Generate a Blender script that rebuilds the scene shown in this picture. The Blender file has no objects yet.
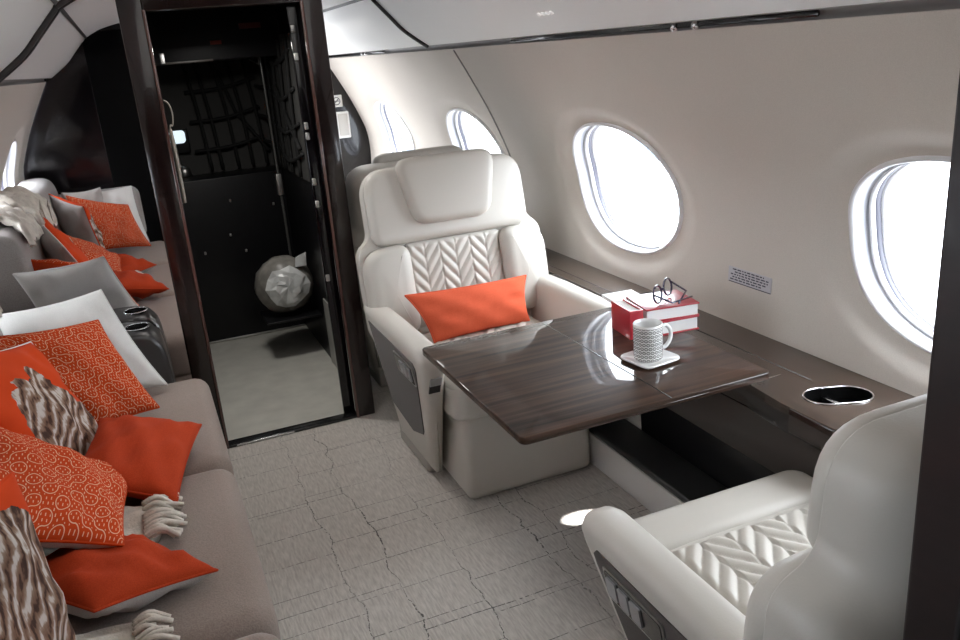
import bpy, bmesh, math, random
from mathutils import Vector, Matrix
random.seed(7)
PI = math.pi
SC = bpy.context.scene
COL = SC.collection

# ------------------------------------------------------------------ materials
def new_mat(name):
    m = bpy.data.materials.new(name); m.use_nodes = True
    nt = m.node_tree
    return m, nt, nt.nodes['Principled BSDF']

def N(nt, typ, **kw):
    n = nt.nodes.new(typ)
    for k, v in kw.items():
        if hasattr(n, k): setattr(n, k, v)
        else: n.inputs[k].default_value = v
    return n

def L(nt, a, b): nt.links.new(a, b)

def col(c): return (c[0], c[1], c[2], 1)

def simple(name, c, rough=.5, metal=0, coat=0, bump=0, bscale=200, spec=.5, sheen=0, var=0, vscale=3):
    m, nt, b = new_mat(name)
    b.inputs['Base Color'].default_value = col(c)
    b.inputs['Roughness'].default_value = rough
    b.inputs['Metallic'].default_value = metal
    b.inputs['Coat Weight'].default_value = coat
    b.inputs['Coat Roughness'].default_value = .03
    b.inputs['Specular IOR Level'].default_value = spec
    b.inputs['Sheen Weight'].default_value = sheen
    tc = N(nt, 'ShaderNodeTexCoord')
    if bump:
        n = N(nt, 'ShaderNodeTexNoise'); n.inputs['Scale'].default_value = bscale; n.inputs['Detail'].default_value = 3
        L(nt, tc.outputs['Object'], n.inputs['Vector'])
        bp = N(nt, 'ShaderNodeBump'); bp.inputs['Strength'].default_value = bump; bp.inputs['Distance'].default_value = .002
        L(nt, n.outputs['Fac'], bp.inputs['Height']); L(nt, bp.outputs['Normal'], b.inputs['Normal'])
    if var:
        n = N(nt, 'ShaderNodeTexNoise'); n.inputs['Scale'].default_value = vscale; n.inputs['Detail'].default_value = 4
        L(nt, tc.outputs['Object'], n.inputs['Vector'])
        r = N(nt, 'ShaderNodeValToRGB')
        r.color_ramp.elements[0].position = .3; r.color_ramp.elements[1].position = .7
        r.color_ramp.elements[0].color = col([x*(1-var) for x in c]); r.color_ramp.elements[1].color = col([min(1, x*(1+var)) for x in c])
        L(nt, n.outputs['Fac'], r.inputs['Fac']); L(nt, r.outputs['Color'], b.inputs['Base Color'])
    return m

def math_node(nt, op, a, b=None, c=None):
    n = nt.nodes.new('ShaderNodeMath'); n.operation = op
    for i, v in enumerate((a, b, c)):
        if v is None: continue
        if isinstance(v, (int, float)): n.inputs[i].default_value = v
        else: L(nt, v, n.inputs[i])
    return n.outputs[0]

def woven(name, c1, c2, scale=350, rough=.9, bump=.4, sheen=.2, blot=.06):
    m, nt, b = new_mat(name)
    tc = N(nt, 'ShaderNodeTexCoord')
    n = N(nt, 'ShaderNodeTexNoise'); n.inputs['Scale'].default_value = scale; n.inputs['Detail'].default_value = 2
    L(nt, tc.outputs['Object'], n.inputs['Vector'])
    n2 = N(nt, 'ShaderNodeTexNoise'); n2.inputs['Scale'].default_value = 5; n2.inputs['Detail'].default_value = 3
    L(nt, tc.outputs['Object'], n2.inputs['Vector'])
    f = math_node(nt, 'ADD', n.outputs['Fac'], math_node(nt, 'MULTIPLY', math_node(nt, 'SUBTRACT', n2.outputs['Fac'], .5), blot*8))
    r = N(nt, 'ShaderNodeValToRGB'); r.color_ramp.elements[0].position = .3; r.color_ramp.elements[1].position = .7
    r.color_ramp.elements[0].color = col(c1); r.color_ramp.elements[1].color = col(c2)
    L(nt, f, r.inputs['Fac']); L(nt, r.outputs['Color'], b.inputs['Base Color'])
    b.inputs['Roughness'].default_value = rough; b.inputs['Sheen Weight'].default_value = sheen
    b.inputs['Specular IOR Level'].default_value = .2
    bp = N(nt, 'ShaderNodeBump'); bp.inputs['Strength'].default_value = bump; bp.inputs['Distance'].default_value = .0015
    L(nt, n.outputs['Fac'], bp.inputs['Height']); L(nt, bp.outputs['Normal'], b.inputs['Normal'])
    return m

def wood(name, dark, light, rough=.12, coat=1.0, scale=1.0, axis='X'):
    m, nt, b = new_mat(name)
    tc = N(nt, 'ShaderNodeTexCoord'); mp = N(nt, 'ShaderNodeMapping')
    mp.inputs['Scale'].default_value = (.9*scale, 26*scale, 26*scale) if axis == 'X' else (26*scale, .9*scale, 26*scale)
    L(nt, tc.outputs['Object'], mp.inputs['Vector'])
    n = N(nt, 'ShaderNodeTexNoise'); n.inputs['Scale'].default_value = 1.6; n.inputs['Detail'].default_value = 6; n.inputs['Roughness'].default_value = .65
    L(nt, mp.outputs['Vector'], n.inputs['Vector'])
    r = N(nt, 'ShaderNodeValToRGB'); r.color_ramp.elements[0].position = .32; r.color_ramp.elements[1].position = .68
    r.color_ramp.elements[0].color = col(dark); r.color_ramp.elements[1].color = col(light)
    L(nt, n.outputs['Fac'], r.inputs['Fac']); L(nt, r.outputs['Color'], b.inputs['Base Color'])
    b.inputs['Roughness'].default_value = rough; b.inputs['Coat Weight'].default_value = coat; b.inputs['Coat Roughness'].default_value = .015
    return m

def carpet():
    m, nt, b = new_mat('loop_pile_carpet')
    tc = N(nt, 'ShaderNodeTexCoord')
    # wobble
    wn = N(nt, 'ShaderNodeTexNoise'); wn.inputs['Scale'].default_value = 3.2; wn.inputs['Detail'].default_value = 6; wn.inputs['Roughness'].default_value = .55
    L(nt, tc.outputs['Object'], wn.inputs['Vector'])
    sub = N(nt, 'ShaderNodeVectorMath'); sub.operation = 'SUBTRACT'; L(nt, wn.outputs['Color'], sub.inputs[0]); sub.inputs[1].default_value = (.5, .5, .5)
    mul = N(nt, 'ShaderNodeVectorMath'); mul.operation = 'MULTIPLY'; L(nt, sub.outputs[0], mul.inputs[0]); mul.inputs[1].default_value = (.15, .02, 0)
    add = N(nt, 'ShaderNodeVectorMath'); add.operation = 'ADD'; L(nt, tc.outputs['Object'], add.inputs[0]); L(nt, mul.outputs[0], add.inputs[1])
    sep = N(nt, 'ShaderNodeSeparateXYZ'); L(nt, add.outputs[0], sep.inputs[0])
    comb = N(nt, 'ShaderNodeCombineXYZ'); L(nt, sep.outputs['Y'], comb.inputs['X']); L(nt, sep.outputs['X'], comb.inputs['Y'])
    def brick(w, h, off, ms):
        br = N(nt, 'ShaderNodeTexBrick'); br.offset = off; br.offset_frequency = 2
        br.inputs['Scale'].default_value = 1; br.inputs['Brick Width'].default_value = w; br.inputs['Row Height'].default_value = h
        br.inputs['Mortar Size'].default_value = ms; br.inputs['Mortar Smooth'].default_value = .3
        L(nt, comb.outputs[0], br.inputs['Vector'])
        return br.outputs['Fac']
    f1 = brick(.17, .34, .37, .0017)
    f2 = brick(.61, .47, .61, .0022)
    fm = math_node(nt, 'MAXIMUM', f1, f2)
    # break the lines into stitches
    sn = N(nt, 'ShaderNodeTexNoise'); sn.inputs['Scale'].default_value = 90; sn.inputs['Detail'].default_value = 1
    L(nt, tc.outputs['Object'], sn.inputs['Vector'])
    st = N(nt, 'ShaderNodeMapRange'); st.inputs['From Min'].default_value = .38; st.inputs['From Max'].default_value = .5
    L(nt, sn.outputs['Fac'], st.inputs['Value'])
    bn = N(nt, 'ShaderNodeTexNoise'); bn.inputs['Scale'].default_value = 2.3
    L(nt, tc.outputs['Object'], bn.inputs['Vector'])
    bmr = N(nt, 'ShaderNodeMapRange'); bmr.inputs['From Min'].default_value = .35; bmr.inputs['From Max'].default_value = .6
    L(nt, bn.outputs['Fac'], bmr.inputs['Value'])
    line = math_node(nt, 'MULTIPLY', math_node(nt, 'MULTIPLY', fm, st.outputs[0]), math_node(nt, 'ADD', math_node(nt, 'MULTIPLY', bmr.outputs[0], .6), .4))
    # ribs along the cabin
    mp = N(nt, 'ShaderNodeMapping'); mp.inputs['Scale'].default_value = (150, 22, 1)
    L(nt, tc.outputs['Object'], mp.inputs['Vector'])
    rn = N(nt, 'ShaderNodeTexNoise'); rn.inputs['Scale'].default_value = 1; rn.inputs['Detail'].default_value = 2
    L(nt, mp.outputs['Vector'], rn.inputs['Vector'])
    r = N(nt, 'ShaderNodeValToRGB'); r.color_ramp.elements[0].position = .3; r.color_ramp.elements[1].position = .7
    r.color_ramp.elements[0].color = (.42, .388, .35, 1); r.color_ramp.elements[1].color = (.585, .545, .498, 1)
    L(nt, rn.outputs['Fac'], r.inputs['Fac'])
    mx = N(nt, 'ShaderNodeMixRGB'); mx.inputs['Color2'].default_value = (.06, .055, .05, 1)
    L(nt, math_node(nt, 'MULTIPLY', line, 1.0), mx.inputs['Fac']); L(nt, r.outputs['Color'], mx.inputs['Color1'])
    L(nt, mx.outputs['Color'], b.inputs['Base Color'])
    b.inputs['Roughness'].default_value = .8; b.inputs['Sheen Weight'].default_value = .25
    bp = N(nt, 'ShaderNodeBump'); bp.inputs['Strength'].default_value = .7; bp.inputs['Distance'].default_value = .003
    L(nt, math_node(nt, 'SUBTRACT', rn.outputs['Fac'], line), bp.inputs['Height']); L(nt, bp.outputs['Normal'], b.inputs['Normal'])
    return m

def orange_pattern(name, base, line_c, cells=9):
    """winding quarter-circle stitch lines with small dashes, drawn from the UVs"""
    m, nt, b = new_mat(name)
    uv = N(nt, 'ShaderNodeUVMap')
    sc = N(nt, 'ShaderNodeVectorMath'); sc.operation = 'SCALE'; sc.inputs['Scale'].default_value = cells
    L(nt, uv.outputs['UV'], sc.inputs[0])
    fl = N(nt, 'ShaderNodeVectorMath'); fl.operation = 'FLOOR'; L(nt, sc.outputs[0], fl.inputs[0])
    fr = N(nt, 'ShaderNodeVectorMath'); fr.operation = 'FRACTION'; L(nt, sc.outputs[0], fr.inputs[0])
    wn = N(nt, 'ShaderNodeTexWhiteNoise'); wn.noise_dimensions = '2D'; L(nt, fl.outputs[0], wn.inputs['Vector'])
    flip = math_node(nt, 'GREATER_THAN', wn.outputs['Value'], .5)
    sep = N(nt, 'ShaderNodeSeparateXYZ'); L(nt, fr.outputs[0], sep.inputs[0])
    u, v = sep.outputs['X'], sep.outputs['Y']
    u2 = math_node(nt, 'ABSOLUTE', math_node(nt, 'SUBTRACT', u, flip))
    def dist(a, c):
        da = math_node(nt, 'SUBTRACT', u2, a); dc = math_node(nt, 'SUBTRACT', v, c)
        return math_node(nt, 'SQRT', math_node(nt, 'ADD', math_node(nt, 'MULTIPLY', da, da), math_node(nt, 'MULTIPLY', dc, dc)))
    d1 = math_node(nt, 'ABSOLUTE', math_node(nt, 'SUBTRACT', dist(0, 0), .5))
    d2 = math_node(nt, 'ABSOLUTE', math_node(nt, 'SUBTRACT', dist(1, 1), .5))
    d = math_node(nt, 'MINIMUM', d1, d2)
    arc = math_node(nt, 'LESS_THAN', d, .032)
    # stepped dashes
    s3 = N(nt, 'ShaderNodeVectorMath'); s3.operation = 'SCALE'; s3.inputs['Scale'].default_value = cells*3
    L(nt, uv.outputs['UV'], s3.inputs[0])
    sp3 = N(nt, 'ShaderNodeSeparateXYZ'); L(nt, s3.outputs[0], sp3.inputs[0])
    row = math_node(nt, 'FLOOR', sp3.outputs['Y'])
    fx = math_node(nt, 'FRACT', math_node(nt, 'ADD', sp3.outputs['X'], math_node(nt, 'MULTIPLY', row, .5)))
    fy = math_node(nt, 'FRACT', sp3.outputs['Y'])
    bar_h = math_node(nt, 'MULTIPLY', math_node(nt, 'LESS_THAN', math_node(nt, 'ABSOLUTE', math_node(nt, 'SUBTRACT', fy, .5)), .08), math_node(nt, 'LESS_THAN', fx, .5))
    bar_v = math_node(nt, 'MULTIPLY', math_node(nt, 'LESS_THAN', math_node(nt, 'ABSOLUTE', math_node(nt, 'SUBTRACT', fx, .5)), .10), math_node(nt, 'LESS_THAN', math_node(nt, 'ABSOLUTE', math_node(nt, 'SUBTRACT', fy, .5)), .27))
    dash = math_node(nt, 'MULTIPLY', bar_v, math_node(nt, 'GREATER_THAN', d, .11))
    f = math_node(nt, 'MAXIMUM', arc, dash)
    mx = N(nt, 'ShaderNodeMixRGB'); mx.inputs['Color1'].default_value = col(base); mx.inputs['Color2'].default_value = col(line_c)
    L(nt, math_node(nt, 'MULTIPLY', f, .8), mx.inputs['Fac']); L(nt, mx.outputs['Color'], b.inputs['Base Color'])
    b.inputs['Roughness'].default_value = .9; b.inputs['Specular IOR Level'].default_value = .1
    tc = N(nt, 'ShaderNodeTexCoord'); n = N(nt, 'ShaderNodeTexNoise'); n.inputs['Scale'].default_value = 400
    L(nt, tc.outputs['Object'], n.inputs['Vector'])
    bp = N(nt, 'ShaderNodeBump'); bp.inputs['Strength'].default_value = .3; bp.inputs['Distance'].default_value = .001
    L(nt, n.outputs['Fac'], bp.inputs['Height']); L(nt, bp.outputs['Normal'], b.inputs['Normal'])
    return m

def tiger_print(name, base, blobs, ang=.6, scale=1.0):
    """printed big-cat: blobs (cu, cv, ru, rv, rot) make the body, distorted bands make the stripes"""
    m, nt, b = new_mat(name)
    uv = N(nt, 'ShaderNodeUVMap')
    nz = N(nt, 'ShaderNodeTexNoise'); nz.inputs['Scale'].default_value = 14; nz.inputs['Detail'].default_value = 4
    L(nt, uv.outputs['UV'], nz.inputs['Vector'])
    sb = N(nt, 'ShaderNodeVectorMath'); sb.operation = 'SUBTRACT'; L(nt, nz.outputs['Color'], sb.inputs[0]); sb.inputs[1].default_value = (.5, .5, .5)
    sl = N(nt, 'ShaderNodeVectorMath'); sl.operation = 'SCALE'; sl.inputs['Scale'].default_value = .09; L(nt, sb.outputs[0], sl.inputs[0])
    ad = N(nt, 'ShaderNodeVectorMath'); ad.operation = 'ADD'; L(nt, uv.outputs['UV'], ad.inputs[0]); L(nt, sl.outputs[0], ad.inputs[1])
    sep = N(nt, 'ShaderNodeSeparateXYZ'); L(nt, ad.outputs[0], sep.inputs[0])
    mask = None
    for (cu, cv, ru, rv, rot) in blobs:
        du = math_node(nt, 'SUBTRACT', sep.outputs['X'], cu); dv = math_node(nt, 'SUBTRACT', sep.outputs['Y'], cv)
        c, s = math.cos(rot), math.sin(rot)
        a = math_node(nt, 'DIVIDE', math_node(nt, 'ADD', math_node(nt, 'MULTIPLY', du, c), math_node(nt, 'MULTIPLY', dv, s)), ru)
        e = math_node(nt, 'DIVIDE', math_node(nt, 'SUBTRACT', math_node(nt, 'MULTIPLY', dv, c), math_node(nt, 'MULTIPLY', du, s)), rv)
        inside = math_node(nt, 'LESS_THAN', math_node(nt, 'ADD', math_node(nt, 'MULTIPLY', a, a), math_node(nt, 'MULTIPLY', e, e)), 1)
        mask = inside if mask is None else math_node(nt, 'MAXIMUM', mask, inside)
    mp = N(nt, 'ShaderNodeMapping'); mp.inputs['Rotation'].default_value = (0, 0, ang); mp.inputs['Scale'].default_value = (scale, scale*.45, 1)
    L(nt, uv.outputs['UV'], mp.inputs['Vector'])
    wv = N(nt, 'ShaderNodeTexWave'); wv.inputs['Scale'].default_value = 2.7; wv.inputs['Distortion'].default_value = 7; wv.inputs['Detail'].default_value = 2.5; wv.inputs['Detail Scale'].default_value = 1.6
    L(nt, mp.outputs['Vector'], wv.inputs['Vector'])
    r = N(nt, 'ShaderNodeValToRGB'); cr = r.color_ramp
    cr.elements[0].position = 0; cr.elements[0].color = (.035, .016, .012, 1)
    cr.elements[1].position = 1; cr.elements[1].color = (.60, .55, .52, 1)
    for p, c in ((.27, (.07, .035, .024, 1)), (.34, (.17, .095, .062, 1)), (.52, (.23, .145, .10, 1)), (.62, (.30, .21, .16, 1)), (.72, (.52, .46, .42, 1))):
        e = cr.elements.new(p); e.color = c
    big = N(nt, 'ShaderNodeTexNoise'); big.inputs['Scale'].default_value = 9; big.inputs['Detail'].default_value = 5; big.inputs['Distortion'].default_value = 1.2
    L(nt, uv.outputs['UV'], big.inputs['Vector'])
    fur = N(nt, 'ShaderNodeTexNoise'); fur.inputs['Scale'].default_value = 60; fur.inputs['Detail'].default_value = 3
    mp2 = N(nt, 'ShaderNodeMapping'); mp2.inputs['Rotation'].default_value = (0, 0, ang); mp2.inputs['Scale'].default_value = (1, .2, 1)
    L(nt, uv.outputs['UV'], mp2.inputs['Vector']); L(nt, mp2.outputs['Vector'], fur.inputs['Vector'])
    base_f = math_node(nt, 'ADD', math_node(nt, 'MULTIPLY', wv.outputs['Fac'], .5), math_node(nt, 'MULTIPLY', big.outputs['Fac'], .5))
    L(nt, math_node(nt, 'ADD', base_f, math_node(nt, 'MULTIPLY', math_node(nt, 'SUBTRACT', fur.outputs['Fac'], .5), .55)), r.inputs['Fac'])
    mx = N(nt, 'ShaderNodeMixRGB'); mx.inputs['Color1'].default_value = col(base)
    L(nt, mask, mx.inputs['Fac']); L(nt, r.outputs['Color'], mx.inputs['Color2']); L(nt, mx.outputs['Color'], b.inputs['Base Color'])
    b.inputs['Roughness'].default_value = .75; b.inputs['Specular IOR Level'].default_value = .15
    return m

def mug_mat():
    m, nt, b = new_mat('mug_print')
    uv = N(nt, 'ShaderNodeUVMap')
    mp = N(nt, 'ShaderNodeMapping'); mp.inputs['Scale'].default_value = (22, 9, 1); L(nt, uv.outputs['UV'], mp.inputs['Vector'])
    sep = N(nt, 'ShaderNodeSeparateXYZ'); L(nt, mp.outputs['Vector'], sep.inputs[0])
    row = math_node(nt, 'FLOOR', sep.outputs['Y'])
    fx = math_node(nt, 'SUBTRACT', math_node(nt, 'FRACT', math_node(nt, 'ADD', sep.outputs['X'], math_node(nt, 'MULTIPLY', row, .5))), .5)
    fy = math_node(nt, 'SUBTRACT', math_node(nt, 'FRACT', sep.outputs['Y']), .5)
    d = math_node(nt, 'SQRT', math_node(nt, 'ADD', math_node(nt, 'MULTIPLY', fx, fx), math_node(nt, 'MULTIPLY', fy, fy)))
    ring = math_node(nt, 'LESS_THAN', math_node(nt, 'ABSOLUTE', math_node(nt, 'SUBTRACT', d, .34)), .12)
    dot = math_node(nt, 'LESS_THAN', d, .1)
    sepu = N(nt, 'ShaderNodeSeparateXYZ'); L(nt, uv.outputs['UV'], sepu.inputs[0])
    band = math_node(nt, 'MULTIPLY', math_node(nt, 'GREATER_THAN', sepu.outputs['Y'], .02), math_node(nt, 'LESS_THAN', sepu.outputs['Y'], .94))
    f = math_node(nt, 'MULTIPLY', math_node(nt, 'MAXIMUM', ring, dot), band)
    mx = N(nt, 'ShaderNodeMixRGB'); mx.inputs['Color1'].default_value = (.82, .82, .8, 1); mx.inputs['Color2'].default_value = (.13, .13, .13, 1)
    L(nt, f, mx.inputs['Fac']); L(nt, mx.outputs['Color'], b.inputs['Base Color'])
    b.inputs['Roughness'].default_value = .15; b.inputs['Coat Weight'].default_value = .5
    return m

def glass_mat():
    m = bpy.data.materials.new('clear_window_pane'); m.use_nodes = True
    nt = m.node_tree; nt.nodes.clear()
    o = N(nt, 'ShaderNodeOutputMaterial'); t = N(nt, 'ShaderNodeBsdfTransparent'); t.inputs['Color'].default_value = (.96, .98, 1, 1)
    g = N(nt, 'ShaderNodeBsdfGlossy'); g.inputs['Roughness'].default_value = .01
    fr = N(nt, 'ShaderNodeLayerWeight'); fr.inputs['Blend'].default_value = .35
    mx = N(nt, 'ShaderNodeMixShader'); L(nt, math_node(nt, 'MULTIPLY', fr.outputs['Facing'], .10), mx.inputs['Fac']); L(nt, t.outputs[0], mx.inputs[1]); L(nt, g.outputs[0], mx.inputs[2])
    L(nt, mx.outputs[0], o.inputs['Surface'])
    return m

def emit(name, c, s):
    m, nt, b = new_mat(name)
    b.inputs['Base Color'].default_value = col(c); b.inputs['Emission Color'].default_value = col(c); b.inputs['Emission Strength'].default_value = s
    return m

M = {}
M['wall'] = woven('ultraleather_wall', (.60, .55, .50), (.67, .62, .565), scale=420, rough=.75, bump=.15, sheen=.1, blot=.02)
M['ceil'] = simple('ceiling_panel', (.84, .84, .83), rough=.45, bump=.05, bscale=300)
M['dark_trim'] = simple('dark_gasket', (.035, .033, .033), rough=.5)
M['gray_trim'] = simple('gray_seam_trim', (.30, .29, .28), rough=.5)
M['win_white'] = simple('window_ring_plastic', (.80, .80, .82), rough=.3)
M['win_gray'] = simple('window_ring_gray', (.42, .43, .47), rough=.3)
M['win_dark'] = simple('window_ring_dark', (.12, .12, .15), rough=.4)
M['glass'] = glass_mat()
M['carpet'] = carpet()
M['mirror'] = simple('tinted_mirror', (.80, .78, .78), rough=.008, metal=1)
M['black_gloss'] = simple('black_lacquer', (.005, .004, .005), rough=.12, coat=.35, spec=.3)
M['black'] = simple('black_panel', (.005, .005, .006), rough=.4, spec=.3)
M['well'] = simple('black_cup_well', (.003, .003, .003), rough=.9, spec=.05)
M['closet_back'] = simple('closet_lining', (.034, .033, .031), rough=.8)
M['frame_wood'] = wood('dark_frame_veneer', (.004, .002, .002), (.018, .007, .006), rough=.2, coat=.4, axis='Z')
M['post'] = wood('dark_post_veneer', (.006, .003, .003), (.016, .007, .007), rough=.4, coat=.15, axis='Z')
M['table'] = wood('macassar_table', (.012, .007, .005), (.075, .040, .026), rough=.5, coat=.8)
M['table'].node_tree.nodes['Principled BSDF'].inputs['Specular IOR Level'].default_value = .1
M['table'].node_tree.nodes['Principled BSDF'].inputs['Coat IOR'].default_value = 1.42
M['ledge'] = wood('macassar_ledge', (.018, .012, .009), (.065, .040, .028), rough=.22, coat=.5, axis='Y')
M['fascia'] = simple('brown_leather_fascia', (.060, .050, .045), rough=.5, bump=.15)
M['leather'] = simple('ivory_leather', (.56, .53, .48), rough=.42, bump=.12, bscale=260, spec=.45, var=.02)
M['leather_head'] = simple('ivory_headrest_leather', (.50, .465, .415), rough=.42, bump=.12, bscale=260)
M['side_panel'] = woven('dark_taupe_side_panel', (.055, .046, .042), (.085, .073, .066), scale=500, rough=.8, bump=.2)
M['gray_base'] = simple('grey_seat_plinth', (.42, .40, .37), rough=.6)
M['sofa'] = woven('taupe_sofa_fabric', (.25, .197, .17), (.32, .256, .222), scale=260, bump=.5, blot=.02)
M['sofa_back'] = woven('grey_sofa_backrest_fabric', (.30, .275, .26), (.38, .35, .335), scale=260, bump=.4, blot=.02)
ORANGE = (.49, .050, .009)
M['orange'] = woven('plain_orange_cloth', (.37, .036, .008), (.48, .052, .012), scale=420, bump=.25, blot=.03, sheen=0)
M['coral'] = woven('coral_cushion_cloth', (.60, .095, .042), (.70, .125, .058), scale=420, bump=.25, blot=.02, sheen=0)
M['pattern'] = orange_pattern('orange_stitched_cloth', ORANGE, (.72, .50, .33), cells=11)
M['pattern2'] = orange_pattern('orange_stitched_cloth_fine', ORANGE, (.72, .50, .33), cells=11)
M['rim'] = simple('piano_brown_rim', (.02, .012, .010), rough=.1, coat=1)
M['hangar'] = simple('hangar_wall', (.10, .13, .16), rough=.8)
M['tiger1'] = tiger_print('orange_cloth_with_tiger', (.58, .052, .006), [(.62, .34, .26, .42, .55), (.80, .16, .3, .3, 0), (.36, .40, .12, .30, .1), (.44, .66, .06, .13, .9), (.62, .72, .06, .12, .5)], ang=1.0, scale=1.9)
M['tiger2'] = tiger_print('orange_cloth_with_tiger_face', (.58, .052, .006), [(.55, .45, .55, .50, .2), (.55, .2, .6, .4, 0)], ang=.75, scale=1.9)
M['pillow_white'] = woven('white_pillow_cloth', (.64, .63, .60), (.72, .71, .68), scale=500, bump=.3, blot=.02)
M['pillow_gray'] = woven('grey_pillow_back', (.36, .33, .31), (.46, .43, .41), scale=500, bump=.3)
M['pillow_beige'] = woven('beige_pillow_back', (.46, .38, .33), (.54, .46, .41), scale=500, bump=.3)
M['knit'] = simple('cream_knit_wool', (.60, .55, .48), rough=.95, bump=.9, bscale=160, sheen=.1, var=.12, vscale=40)
M['chrome'] = simple('polished_metal', (.75, .75, .77), rough=.15, metal=1)
M['brushed'] = simple('brushed_metal', (.55, .54, .52), rough=.35, metal=1)
M['silver'] = simple('silver_button', (.38, .38, .39), rough=.35, metal=.4)
M['bezel'] = simple('black_bezel', (.012, .012, .013), rough=.25, coat=.5)
M['console'] = simple('dark_console', (.040, .038, .038), rough=.3, coat=.3)
M['white_china'] = simple('white_china', (.82, .82, .81), rough=.15, coat=.6)
M['mug'] = mug_mat()
M['book_red'] = simple('red_book_cover', (.42, .015, .03), rough=.3, coat=.4)
M['paper'] = simple('book_pages', (.80, .80, .79), rough=.7)
M['lens'] = simple('dark_glasses_frame', (.04, .03, .07), rough=.1, coat=1)
M['placard'] = simple('placard_grey', (.55, .54, .57), rough=.4)
M['ink'] = simple('dark_ink', (.05, .045, .07), rough=.5)
M['cream_vinyl'] = simple('cream_floor_vinyl', (.50, .49, .44), rough=.45, var=.10, vscale=9, bump=.05)
M['plastic_wrap'] = simple('plastic_wrap', (.58, .59, .58), rough=.28, var=.25, vscale=14)
M['pink'] = simple('dark_grey_roll', (.20, .19, .17), rough=.4, var=.3, vscale=20)
M['strap'] = simple('black_strap', (.0015, .0015, .0015), rough=.8)
M['cream_strap'] = simple('cream_strap', (.45, .42, .36), rough=.7)
M['red_tag'] = simple('red_tag', (.35, .05, .03), rough=.5)
M['white_box'] = simple('white_box', (.75, .75, .73), rough=.5)
M['glow'] = emit('small_lit_screen', (.75, .88, .95), .5)
M['platform'] = simple('dark_platform_lid', (.022, .022, .022), rough=.45)
M['platform_side'] = simple('pale_platform_side', (.55, .53, .51), rough=.5)

# ------------------------------------------------------------------ mesh helpers
def tag(o, label=None, cat=None, group=None, kind=None):
    if label: o['label'] = label
    if cat: o['category'] = cat
    if group: o['group'] = group
    if kind: o['kind'] = kind
    return o

def empty(name, loc, label, cat, group=None, rz=0):
    o = bpy.data.objects.new(name, None); COL.objects.link(o)
    o.empty_display_size = .05
    o.location = loc; o.rotation_euler = (0, 0, rz)
    return tag(o, label, cat, group)

def mk(name, bm, mats, parent=None, smooth=True, world=False, kind=None, label=None, flat_angle=None):
    """link one mesh object; world=True: vertices are in world space, moved into the parent's frame"""
    if world and parent is not None:
        off = Vector((0, 0, 0)); p = parent
        while p is not None: off += p.location; p = p.parent
        bmesh.ops.translate(bm, verts=bm.verts, vec=-off)
    bmesh.ops.recalc_face_normals(bm, faces=bm.faces)
    me = bpy.data.meshes.new(name); bm.to_mesh(me); bm.free()
    if not isinstance(mats, (list, tuple)): mats = [mats]
    for m in mats: me.materials.append(m)
    if smooth: me.polygons.foreach_set('use_smooth', [True]*len(me.polygons))
    if smooth and flat_angle is not None: me.set_sharp_from_angle(angle=math.radians(flat_angle))
    o = bpy.data.objects.new(name, me); COL.objects.link(o)
    if parent is not None: o.parent = parent
    if kind: o['kind'] = kind
    if label: o['label'] = label
    return o

def struct(name, bm, m, parent=None, **kw):
    o = mk(name, bm, m, parent, **kw)
    if parent is None: o['kind'] = 'structure'
    return o

def bm_box(x0, x1, y0, y1, z0, z1, bevel=0, seg=3, bm=None):
    bm = bm or bmesh.new()
    vs = [bm.verts.new((x, y, z)) for x in (x0, x1) for y in (y0, y1) for z in (z0, z1)]
    fs = [bm.faces.new([vs[i] for i in q]) for q in ((0, 1, 3, 2), (4, 6, 7, 5), (0, 4, 5, 1), (2, 3, 7, 6), (0, 2, 6, 4), (1, 5, 7, 3))]
    if bevel:
        es = list({e for f in fs for e in f.edges})
        bmesh.ops.bevel(bm, geom=es, offset=bevel, segments=seg, profile=.5, affect='EDGES')
    return bm

def rrect(w, h, r, n=6, cx=0, cy=0):
    pts = []
    for qx, qy, a0 in ((1, 1, 0), (-1, 1, 90), (-1, -1, 180), (1, -1, 270)):
        for k in range(n+1):
            a = math.radians(a0 + 90*k/n)
            pts.append((cx + qx*(w/2-r) + r*math.cos(a), cy + qy*(h/2-r) + r*math.sin(a)))
    return pts

def smooth_closed(pts, n=6):
    out = []; k = len(pts)
    for i in range(k):
        p0, p1, p2, p3 = (Vector(pts[(i+j) % k]) for j in (-1, 0, 1, 2))
        for s in range(n):
            t = s/n
            out.append(tuple(.5*((2*p1) + (p2-p0)*t + (2*p0-5*p1+4*p2-p3)*t*t + (3*p1-p0-3*p2+p3)*t**3)))
    return out

def round_poly(pts, R, n=6):
    """polygon with every corner filleted; R may be one radius or one per corner"""
    out = []; k = len(pts)
    for i in range(k):
        a, b, c = Vector(pts[i-1]), Vector(pts[i]), Vector(pts[(i+1) % k])
        r = R[i] if isinstance(R, (list, tuple)) else R
        u, v = (a-b), (c-b); lu, lv = u.length, v.length; u.normalize(); v.normalize()
        ang = u.angle(v)
        if ang > PI-.02: out.append(tuple(b)); continue
        d = min(r/math.tan(ang/2), lu*.48, lv*.48)
        p0, p1 = b+u*d, b+v*d
        for s in range(n+1):
            t = s/n
            q = p0*(1-t)**2+b*2*t*(1-t)+p1*t*t   # quadratic fillet
            out.append(tuple(q))
    return out

def sym(half):
    """half outline from bottom centre up the +x side to the top centre -> full closed outline"""
    return half + [(-x, y) for x, y in reversed(half) if abs(x) > 1e-6]

def area2(p):
    return sum(p[i][0]*p[(i+1) % len(p)][1]-p[(i+1) % len(p)][0]*p[i][1] for i in range(len(p)))

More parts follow.
